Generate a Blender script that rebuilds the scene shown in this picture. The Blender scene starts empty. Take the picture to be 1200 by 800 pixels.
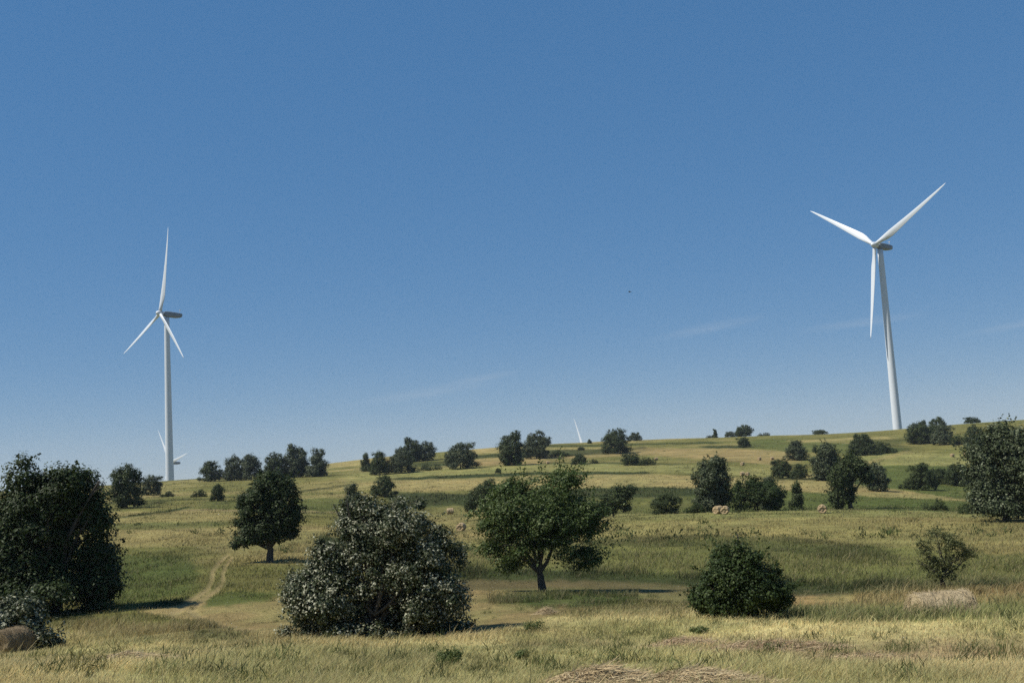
import bpy, bmesh, math, random
import numpy as np
from mathutils import Vector, Matrix

# ------------------------------------------------------------------ camera, world, sun, exposure
sc = bpy.context.scene
COL = sc.collection
W_, H_, F = 1200, 800, 1250.0          # photograph size and focal length in its pixels
PITCH, ROLL, EYE = math.atan(145 / 1250), math.atan(.0565), 1.65
fw = np.array([0, math.cos(PITCH), math.sin(PITCH)])
_u0 = np.array([0, -math.sin(PITCH), math.cos(PITCH)])
rt = math.cos(ROLL) * np.array([1., 0, 0]) - math.sin(ROLL) * _u0
up = math.cos(ROLL) * _u0 + math.sin(ROLL) * np.array([1., 0, 0])
cam = bpy.data.cameras.new('camera')
cam.sensor_width, cam.lens, cam.clip_end, cam.clip_start = 36, 36 * F / W_, 30000, .1
cam_o = bpy.data.objects.new('camera', cam)
COL.objects.link(cam_o)
M = Matrix.Identity(4)
for i in range(3):
    M[i][0], M[i][1], M[i][2] = rt[i], up[i], -fw[i]
M[2][3] = EYE
cam_o.matrix_world = M
sc.camera = cam_o

SUN_EL, SUN_AZ = math.radians(54), math.radians(-100)      # azimuth measured from +Y towards +X
world = bpy.data.worlds.new('World')
sc.world = world
world.use_nodes = True
wn = world.node_tree
bg = wn.nodes['Background']
sky = wn.nodes.new('ShaderNodeTexSky')
sky.sky_type = 'NISHITA'
sky.sun_disc = False
sky.sun_elevation, sky.sun_rotation = SUN_EL, SUN_AZ
sky.air_density, sky.dust_density, sky.ozone_density, sky.altitude = 1.0, .2, 12.0, 3000
gam, hsv = wn.nodes.new('ShaderNodeGamma'), wn.nodes.new('ShaderNodeHueSaturation')
gam.inputs[1].default_value = .34
hsv.inputs['Saturation'].default_value = 1.93
hsv.inputs['Hue'].default_value = .507
wn.links.new(sky.outputs[0], gam.inputs[0]); wn.links.new(gam.outputs[0], hsv.inputs['Color'])
# a few thin cirrus streaks low in the sky
gen = wn.nodes.new('ShaderNodeTexCoord')
def wnode(kind, **k):
    n = wn.nodes.new(kind)
    for a_, v_ in k.items():
        setattr(n, a_, v_)
    return n
def streak(centre, along, across, tilt):
    """soft elongated mask round one direction of the sky"""
    c = Vector(centre).normalized()
    u = c.cross(Vector((0, 0, 1))).normalized(); v = u.cross(c)
    u, v = u * math.cos(tilt) + v * math.sin(tilt), v * math.cos(tilt) - u * math.sin(tilt)
    cmb = wnode('ShaderNodeCombineXYZ')
    for k_, ax_ in ((0, u / along), (1, v / across)):
        dn = wnode('ShaderNodeVectorMath', operation='DOT_PRODUCT')
        dn.inputs[1].default_value = ax_
        wn.links.new(gen.outputs['Generated'], dn.inputs[0]); wn.links.new(dn.outputs['Value'], cmb.inputs[k_])
    ln = wnode('ShaderNodeVectorMath', operation='LENGTH'); wn.links.new(cmb.outputs[0], ln.inputs[0])
    mr = wnode('ShaderNodeMapRange', interpolation_type='SMOOTHSTEP')
    mr.inputs[1].default_value, mr.inputs[2].default_value, mr.inputs[3].default_value, mr.inputs[4].default_value = 0, 1, 1, 0
    wn.links.new(ln.outputs['Value'], mr.inputs[0])
    nz = wnode('ShaderNodeTexNoise'); nz.inputs['Scale'].default_value = 1.6; nz.inputs['Detail'].default_value = 6
    sc3 = wnode('ShaderNodeVectorMath', operation='MULTIPLY'); sc3.inputs[1].default_value = (1.6, 1.2, 1)
    wn.links.new(cmb.outputs[0], sc3.inputs[0]); wn.links.new(sc3.outputs[0], nz.inputs['Vector'])
    pr = wnode('ShaderNodeMath', operation='MULTIPLY'); wn.links.new(mr.outputs[0], pr.inputs[0]); wn.links.new(nz.outputs['Fac'], pr.inputs[1])
    return pr.outputs[0]
last = hsv.outputs[0]
for cen, al_, ac_, tl_ in (((-.085, 1, .072), .085, .0075, .11), ((-.03, 1, .083), .05, .005, .12), ((.185, 1, .118), .07, .007, .13), ((.33, 1, .115), .07, .006, .05), ((.48, 1, .105), .06, .005, .1)):
    cmx = wnode('ShaderNodeMix', data_type='RGBA'); cmx.inputs[7].default_value = (2.0, 2.2, 2.4, 1)
    sm = wnode('ShaderNodeMath', operation='MULTIPLY'); sm.inputs[1].default_value = .22
    wn.links.new(streak(cen, al_, ac_, tl_), sm.inputs[0]); wn.links.new(sm.outputs[0], cmx.inputs[0])
    wn.links.new(last, cmx.inputs[6]); last = cmx.outputs[2]
wn.links.new(last, bg.inputs[0])
bg.inputs[1].default_value = .15
sun = bpy.data.lights.new('sun', 'SUN')
sun.energy, sun.angle, sun.color = 3.2, math.radians(.5), (1, .95, .86)
sun_o = bpy.data.objects.new('sun', sun)
COL.objects.link(sun_o)
S_DIR = Vector((math.sin(SUN_AZ) * math.cos(SUN_EL), math.cos(SUN_AZ) * math.cos(SUN_EL), math.sin(SUN_EL)))
sun_o.rotation_euler = S_DIR.to_track_quat('Z', 'Y').to_euler()
sun_o.location = (-60, -10, 90)
sc.view_settings.view_transform = 'Standard'
sc.view_settings.look = 'None'
sc.view_settings.gamma = 1
sc.view_settings.exposure = .85
sc.view_settings.use_curve_mapping = False
try:
    sc.cycles.use_denoising = False
    sc.cycles.max_bounces = 6
    sc.cycles.transparent_max_bounces = 4
    sc.cycles.volume_bounces = 0
except Exception:
    pass
HAZE = 0.00008

# ------------------------------------------------------------------ helpers
def rng(seed):
    return np.random.default_rng(seed)

def link(name, me, mat=None, parent=None):
    o = bpy.data.objects.new(name, me)
    COL.objects.link(o)
    if mat is not None and not me.materials:
        for m in (mat if isinstance(mat, (list, tuple)) else [mat]):
            me.materials.append(m)
    if parent:
        o.parent = parent
    return o

def tag(o, label=None, cat=None, group=None, kind=None):
    if label: o['label'] = label
    if cat: o['category'] = cat
    if group: o['group'] = group
    if kind: o['kind'] = kind
    return o

def empty(name, loc, label=None, cat=None, group=None, rz=0):
    o = bpy.data.objects.new(name, None)
    o.empty_display_size = .3
    COL.objects.link(o)
    o.location = loc
    o.rotation_euler = (0, 0, rz)
    return tag(o, label, cat, group)

def mesh_np(name, V, loops, starts, face_attr=None, point_attr=None, smooth=False):
    """mesh from numpy arrays; face_attr/point_attr: dict name -> (n,) float or (n,4) colour"""
    me = bpy.data.meshes.new(name)
    V = np.asarray(V, np.float32)
    loops = np.asarray(loops, np.int32).ravel()
    starts = np.asarray(starts, np.int32)
    me.vertices.add(len(V)); me.vertices.foreach_set('co', V.ravel())
    me.loops.add(len(loops)); me.loops.foreach_set('vertex_index', loops)
    me.polygons.add(len(starts)); me.polygons.foreach_set('loop_start', starts)
    for dom, d in (('FACE', face_attr), ('POINT', point_attr)):
        for k, a in (d or {}).items():
            a = np.asarray(a, np.float32)
            if a.ndim == 1:
                at = me.attributes.new(k, 'FLOAT', dom); at.data.foreach_set('value', a)
            else:
                at = me.attributes.new(k, 'FLOAT_COLOR', dom); at.data.foreach_set('color', a.ravel())
    me.update(calc_edges=True)
    me.polygons.foreach_set('use_smooth', np.full(len(starts), smooth, bool))
    me.validate()
    return me

def quads(name, V, nq, **k):
    return mesh_np(name, V, np.arange(nq * 4), np.arange(nq) * 4, **k)

def _hash(ix, iy, seed):
    n = (ix.astype(np.int64) * 374761393 + iy.astype(np.int64) * 668265263 + seed * 1442695041) & 0xffffffff
    n = ((n ^ (n >> 13)) * 1274126177) & 0xffffffff
    return ((n ^ (n >> 16)) & 0xffff) / 65535.0

def noise2(x, y, seed=0):
    x = np.asarray(x, float); y = np.asarray(y, float)
    ix, iy = np.floor(x), np.floor(y)
    fx, fy = x - ix, y - iy
    fx, fy = fx * fx * (3 - 2 * fx), fy * fy * (3 - 2 * fy)
    a, b = _hash(ix, iy, seed), _hash(ix + 1, iy, seed)
    c, d = _hash(ix, iy + 1, seed), _hash(ix + 1, iy + 1, seed)
    return (a + (b - a) * fx) * (1 - fy) + (c + (d - c) * fx) * fy

def fbm(x, y, seed=0, oct=4):
    s, a, t = 0, 1, 0
    for k in range(oct):
        s = s + a * noise2(x * 2 ** k, y * 2 ** k, seed + k * 17); t += a; a *= .5
    return s / t

def sstep(a, b, x):
    t = np.clip((x - a) / (b - a), 0, 1)
    return t * t * (3 - 2 * t)

def ray(x, y):
    return fw * F + rt * (x - 600) - up * (y - 400)

def az_slope(x, y):
    d = ray(x, y)
    return math.atan2(d[0], d[1]), d[2] / math.hypot(d[0], d[1])

def to_px(P):
    Q = P - np.array([0, 0, EYE])
    z = np.maximum(Q @ fw, 1e-3)
    return 600 + F * (Q @ rt) / z, 400 - F * (Q @ up) / z

# ------------------------------------------------------------------ materials
def new_mat(name):
    m = bpy.data.materials.new(name)
    m.use_nodes = True
    nt = m.node_tree
    return m, nt, nt.nodes['Principled BSDF'], nt.nodes['Material Output']

def nd(nt, t, **k):
    n = nt.nodes.new(t)
    for a, v in k.items():
        setattr(n, a, v)
    return n

def mix_rgb(nt, fac, a, b, mode='MIX'):
    n = nd(nt, 'ShaderNodeMix', data_type='RGBA', blend_type=mode)
    for idx, v in ((0, fac), (6, a), (7, b)):
        if hasattr(v, 'is_output'):
            nt.links.new(v, n.inputs[idx])
        else:
            n.inputs[idx].default_value = v if idx == 0 else (tuple(v) + (1,))[:4]
    return n.outputs[2]

def tex_noise(nt, scale, detail=4, vec=None, rough=.6):
    n = nd(nt, 'ShaderNodeTexNoise')
    n.inputs['Scale'].default_value = scale
    n.inputs['Detail'].default_value = detail
    n.inputs['Roughness'].default_value = rough
    if vec is None:
        tc = nd(nt, 'ShaderNodeNewGeometry'); vec = tc.outputs['Position']
    nt.links.new(vec, n.inputs['Vector'])
    return n.outputs['Fac']

def ramp(nt, fac, stops):
    r = nd(nt, 'ShaderNodeValToRGB')
    el = r.color_ramp.elements
    while len(el) < len(stops):
        el.new(.5)
    for e, (p, c) in zip(el, stops):
        e.position = p
        e.color = tuple(c) + (1,) if len(c) == 3 else c
    nt.links.new(fac, r.inputs[0])
    return r.outputs[0]

def leaf_mat(name, dark, mid, pale, pale_share=.1, rough=.5, transl=.25, spec=.35):
    """leaves: every leaf face carries its own random 'tint'"""
    m, nt, b, out = new_mat(name)
    at = nd(nt, 'ShaderNodeAttribute', attribute_name='tint')
    c = ramp(nt, at.outputs['Fac'], [(0, dark), (max(.05, 1 - pale_share - .12), mid), (1 - pale_share + .02, pale if pale_share else mid)])
    nt.links.new(c, b.inputs['Base Color'])
    b.inputs['Roughness'].default_value = rough
    b.inputs['Specular IOR Level'].default_value = spec
    t = nd(nt, 'ShaderNodeBsdfTranslucent')
    nt.links.new(mix_rgb(nt, .35, c, (.12, .16, .02)), t.inputs['Color'])
    mx = nd(nt, 'ShaderNodeMixShader')
    mx.inputs[0].default_value = transl
    nt.links.new(b.outputs[0], mx.inputs[1]); nt.links.new(t.outputs[0], mx.inputs[2])
    nt.links.new(mx.outputs[0], out.inputs[0])
    return m

def bark_mat(name, a, b_):
    m, nt, b, out = new_mat(name)
    n = tex_noise(nt, 9, 6)
    nt.links.new(ramp(nt, n, [(.3, a), (.7, b_)]), b.inputs['Base Color'])
    b.inputs['Roughness'].default_value = .9
    bp = nd(nt, 'ShaderNodeBump'); bp.inputs['Strength'].default_value = .6; bp.inputs['Distance'].default_value = .03
    nt.links.new(n, bp.inputs['Height']); nt.links.new(bp.outputs[0], b.inputs['Normal'])
    return m

BARK = bark_mat('bark', (.035, .028, .02), (.10, .085, .065))
L_DARK = leaf_mat('leaf_dark', (.016, .025, .008), (.040, .060, .018), (.085, .105, .045), .10, transl=.12, spec=.12)
L_FAR = leaf_mat('leaf_far', (.022, .032, .011), (.055, .074, .026), (.11, .13, .055), .14, transl=.12, spec=.1)
L_FAR2 = leaf_mat('leaf_far_greyish', (.028, .038, .018), (.068, .084, .040), (.13, .15, .08), .18, transl=.1, spec=.12)
L_SILVER = leaf_mat('leaf_silver', (.020, .028, .011), (.050, .064, .027), (.36, .355, .25), .27, transl=.08, spec=.15)
L_SILVER2 = leaf_mat('leaf_silver_far', (.024, .034, .014), (.064, .082, .036), (.18, .20, .12), .18, transl=.08, spec=.15)
L_WIND = leaf_mat('leaf_windblown', (.032, .052, .012), (.078, .115, .032), (.19, .225, .10), .16, transl=.2, spec=.15)
L_BRIGHT = leaf_mat('leaf_bright', (.018, .030, .009), (.042, .064, .018), (.085, .11, .038), .10, transl=.14, spec=.12)
L_OLIVE = leaf_mat('leaf_olive', (.07, .078, .028), (.13, .14, .052), (.20, .21, .10), .14, transl=.25, spec=.15)
L_WEED = leaf_mat('leaf_weed', (.07, .09, .03), (.12, .15, .05), (.17, .20, .08), .1, transl=.3, spec=.15)

def grass_mat():
    m, nt, b, out = new_mat('grass_blade')
    at = nd(nt, 'ShaderNodeAttribute', attribute_name='col')
    nt.links.new(at.outputs['Color'], b.inputs['Base Color'])
    b.inputs['Roughness'].default_value = .7
    b.inputs['Specular IOR Level'].default_value = .2
    t = nd(nt, 'ShaderNodeBsdfTranslucent')
    nt.links.new(at.outputs['Color'], t.inputs['Color'])
    mx = nd(nt, 'ShaderNodeMixShader'); mx.inputs[0].default_value = .4
    nt.links.new(b.outputs[0], mx.inputs[1]); nt.links.new(t.outputs[0], mx.inputs[2])
    nt.links.new(mx.outputs[0], out.inputs[0])
    return m
GRASS = grass_mat()

def ground_mat():
    m, nt, b, out = new_mat('meadow_soil')
    at = nd(nt, 'ShaderNodeAttribute', attribute_name='col')
    c = at.outputs['Color']
    n1 = tex_noise(nt, .35, 6, rough=.7)
    n2 = tex_noise(nt, 5, 5, rough=.75)
    n3 = tex_noise(nt, .06, 4)
    v1 = ramp(nt, n1, [(.3, (.74, .76, .72)), (.7, (1.22, 1.2, 1.16))])
    v2 = ramp(nt, n2, [(.3, (.66, .68, .64)), (.72, (1.3, 1.27, 1.2))])
    v3 = ramp(nt, n3, [(.35, (.86, .92, .84)), (.68, (1.12, 1.06, 1.02))])
    for v in (v1, v2, v3):
        c = mix_rgb(nt, 1, c, v, 'MULTIPLY')
    nt.links.new(c, b.inputs['Base Color'])
    b.inputs['Roughness'].default_value = .95
    b.inputs['Specular IOR Level'].default_value = .1
    bp = nd(nt, 'ShaderNodeBump'); bp.inputs['Strength'].default_value = .8; bp.inputs['Distance'].default_value = .25
    nt.links.new(n2, bp.inputs['Height']); nt.links.new(bp.outputs[0], b.inputs['Normal'])
    return m
GROUND = ground_mat()

def hay_mat(name, a, b_, rings=False):
    m, nt, b, out = new_mat(name)
    tc = nd(nt, 'ShaderNodeTexCoord')
    mp = nd(nt, 'ShaderNodeMapping'); mp.inputs['Scale'].default_value = (1, 7, 7)
    nt.links.new(tc.outputs['Object'], mp.inputs[0])
    n = tex_noise(nt, 5, 8, mp.outputs[0], .75)
    n2 = tex_noise(nt, 2.2, 3, tc.outputs['Object'])
    c = ramp(nt, n, [(.3, a), (.7, b_)])
    c = mix_rgb(nt, 1, c, ramp(nt, n2, [(.3, (.75, .72, .7)), (.7, (1.15, 1.15, 1.15))]), 'MULTIPLY')
    nt.links.new(c, b.inputs['Base Color'])
    b.inputs['Roughness'].default_value = .9
    b.inputs['Specular IOR Level'].default_value = .15
    bp = nd(nt, 'ShaderNodeBump'); bp.inputs['Strength'].default_value = .9; bp.inputs['Distance'].default_value = .05
    nt.links.new(n, bp.inputs['Height']); nt.links.new(bp.outputs[0], b.inputs['Normal'])
    return m
HAY = hay_mat('hay', (.32, .24, .13), (.45, .35, .21))
HAY_OLD = hay_mat('hay_weathered', (.10, .075, .042), (.34, .26, .155))
HAY_PALE = hay_mat('hay_pale', (.34, .265, .15), (.52, .43, .27))
def strand_mat():
    m, nt, b, out = new_mat('hay_strand')
    at = nd(nt, 'ShaderNodeAttribute', attribute_name='col')
    nt.links.new(at.outputs['Color'], b.inputs['Base Color'])
    b.inputs['Roughness'].default_value = .7
    b.inputs['Specular IOR Level'].default_value = .2
    return m
STRAND = strand_mat()

def paint_mat(name, col, rough=.4):
    m, nt, b, out = new_mat(name)
    n = tex_noise(nt, .6, 5)
    nt.links.new(ramp(nt, n, [(.3, tuple(x * .93 for x in col)), (.7, col)]), b.inputs['Base Color'])
    b.inputs['Roughness'].default_value = rough
    return m
WHITE = paint_mat('turbine_white', (.62, .66, .70))
NAC_SHADED = paint_mat('nacelle_shaded', (.17, .20, .23), .5)  # nacelle colour darkened: shade of its underside and back put into it

# ------------------------------------------------------------------ terrain: real hills given by feature lines (distance, height) per direction
XC = np.array([-200, 0, 200, 300, 400, 480, 600, 760, 860, 1000, 1120, 1250, 1400], float)
FL = [  # distance in metres, picture row at which that line is seen in each of the directions above
    (13, [800] * 13),
    (19, [788, 786, 775, 770, 770, 770, 770, 770, 770, 770, 770, 770, 770]),
    (27, [775, 775, 763, 758, 756, 756, 750, 743, 735, 725, 722, 720, 718]),
    (31.5, [776, 776, 757, 752, 750, 749, 735, 732, 727, 742, 751, 753, 753]),
    (36, [774, 773, 750, 746, 743, 742, 724, 720, 718, 722, 726, 724, 722]),
    (50, [758, 757, 732, 722, 715, 708, 700, 702, 699, 694, 689, 686, 684]),
    (62, [724, 724, 704, 696, 690, 686, 684, 684, 682, 680, 676, 672, 670]),
    (85, [692, 690, 664, 660, 656, 652, 648, 645, 640, 638, 635, 632, 630]),
    (110, [662, 660, 637, 634, 632, 630, 627, 618, 613, 611, 612, 613, 613]),
    (135, [640, 638, 618, 616, 618, 621, 617, 603.5, 600, 597, 599, 602, 604]),
    (150, [628, 626, 608, 606, 609, 612, 609, 605, 602.5, 599.5, 601, 604, 606]),
    (175, [615, 611, 599, 597, 599, 602, 600, 598, 596, 592, 593, 595, 597]),
    (200, [604, 600, 592, 589, 590, 592, 588, 585, 584, 579, 584, 587, 588]),
    (235, [596, 592, 585, 581, 580, 578, 573, 571, 570, 566, 573, 576, 577]),
    (280, [589, 585, 579, 574, 571, 567, 559, 555, 557, 556, 557, 556, 554]),
    (340, [584, 580, 573, 567, 561, 556, 547, 543, 541, 538, 537, 534, 530]),
    (420, [582, 577, 566, 560, 551, 545, 534, 529, 525, 521, 517, 511, 504]),
    (520, [583, 576.5, 563, 556, 540, 532, 522.5, 514.5, 512.5, 508, 498, 488, 478]),
]
AZD = np.arange(-34, 34.001, .1)
AZ = np.radians(np.concatenate([np.arange(-180, -34, 4.), AZD, np.arange(36, 180.1, 4.)]))
RK, ZK = [0, 3], [np.full(len(AZ), 0.), np.full(len(AZ), -.03)]
for r, ys in FL:
    a = np.array([az_slope(x, y) for x, y in zip(XC, ys)])
    s = np.interp(AZ, a[:, 0], a[:, 1])
    k = np.ones(41) / 41                                   # soften the joints between directions
    s = np.convolve(np.pad(s, 20, mode='edge'), k, 'valid')
    RK.append(r); ZK.append(EYE + r * s)
zc = ZK[-1]
for r, dz in ((575, -2.5), (660, -7.5), (900, -38), (1250, -72), (2000, -90), (3500, -110), (5000, -120)):
    RK.append(r); ZK.append(zc * max(0, 1 - (r - 520) / 700.) + dz)
RK = np.array(RK, float); ZK = np.array(ZK)
RR = [0.]
r_ = 2.5
while r_ < 5000:
    RR.append(r_); r_ *= 1.0105 if 9 < r_ < 700 else 1.06
RR = np.array(RR + [5000.])

def hermite(xk, Yk, x):
    """monotone cubic through (xk, Yk[:, col])"""
    h = np.diff(xk)[:, None]; d = np.diff(Yk, axis=0) / h
    m = np.zeros_like(Yk)
    m[1:-1] = np.where(d[:-1] * d[1:] > 0, 2 * d[:-1] * d[1:] / (d[:-1] + d[1:] + 1e-12), 0)
    m[0], m[-1] = d[0], d[-1]
    i = np.clip(np.searchsorted(xk, x, 'right') - 1, 0, len(xk) - 2)
    t = ((x - xk[i]) / (xk[i + 1] - xk[i]))[:, None]; H = h[i]
    return ((2 * t**3 - 3 * t**2 + 1) * Yk[i] + (t**3 - 2 * t**2 + t) * H * m[i]
            + (-2 * t**3 + 3 * t**2) * Yk[i + 1] + (t**3 - t**2) * H * m[i + 1])
ZG = hermite(RK, ZK, RR)                                   # (rings, azimuths)
RG, AG = np.meshgrid(RR, AZ, indexing='ij')
XG, YG = RG * np.sin(AG), RG * np.cos(AG)
amp = np.interp(RG, [0, 8, 30, 100, 300, 600, 5000], [.02, .05, .12, .22, .5, .5, 2])
ZG = ZG + amp * (fbm(XG / 7 + 50, YG / 7 + 50, 3, 3) - .5) * np.interp(RG, [0, 60, 130], [1, 1, .35])
ZG = ZG + np.interp(RG, [0, 120, 250, 520, 560], [0, 0, .5, 1.0, 1.0]) * (fbm(XG / 40 + 9, YG / 40 + 9, 5, 3) - .5)
def ground_z(x, y):
    r = math.hypot(x, y); a = math.atan2(x, y)
    i = int(np.clip(np.searchsorted(RR, r) - 1, 0, len(RR) - 2)); j = int(np.clip(np.searchsorted(AZ, a) - 1, 0, len(AZ) - 2))
    u = (r - RR[i]) / (RR[i + 1] - RR[i]); v = (a - AZ[j]) / (AZ[j + 1] - AZ[j])
    return float((ZG[i, j] * (1 - v) + ZG[i, j + 1] * v) * (1 - u) + (ZG[i + 1, j] * (1 - v) + ZG[i + 1, j + 1] * v) * u)

def at_r(x, y, r):
    """ground point in the direction of picture point (x, y) at distance r"""
    a, _ = az_slope(x, y)
    X, Y = r * math.sin(a), r * math.cos(a)
    return Vector((X, Y, ground_z(X, Y)))

def at_px(x, y):
    """first ground point met by the sight line through picture point (x, y)"""
    a, s = az_slope(x, y)
    j = int(np.clip(np.searchsorted(AZ, a) - 1, 0, len(AZ) - 2)); v = (a - AZ[j]) / (AZ[j + 1] - AZ[j])
    zs = ZG[:, j] * (1 - v) + ZG[:, j + 1] * v
    dlt = (zs - EYE) - RR * s
    k = np.where((RR > 8) & (RR < 560) & (dlt >= 0))[0]
    if len(k) == 0:                                        # above the skyline: stand it on the crest
        kk = np.where((RR > 300) & (RR < 560))[0]
        r = RR[kk[np.argmax((zs[kk] - EYE) / RR[kk])]]
    else:
        k = k[0]
        t = dlt[k - 1] / (dlt[k - 1] - dlt[k] + 1e-9)
        r = RR[k - 1] + (RR[k] - RR[k - 1]) * np.clip(t, 0, 1)
    X, Y = r * math.sin(a), r * math.cos(a)
    return Vector((X, Y, ground_z(X, Y)))

BALE_FRONT = at_r(10, 768, 44.0)
BALE_DITCH = at_r(1103, 708, 31.5)

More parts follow.
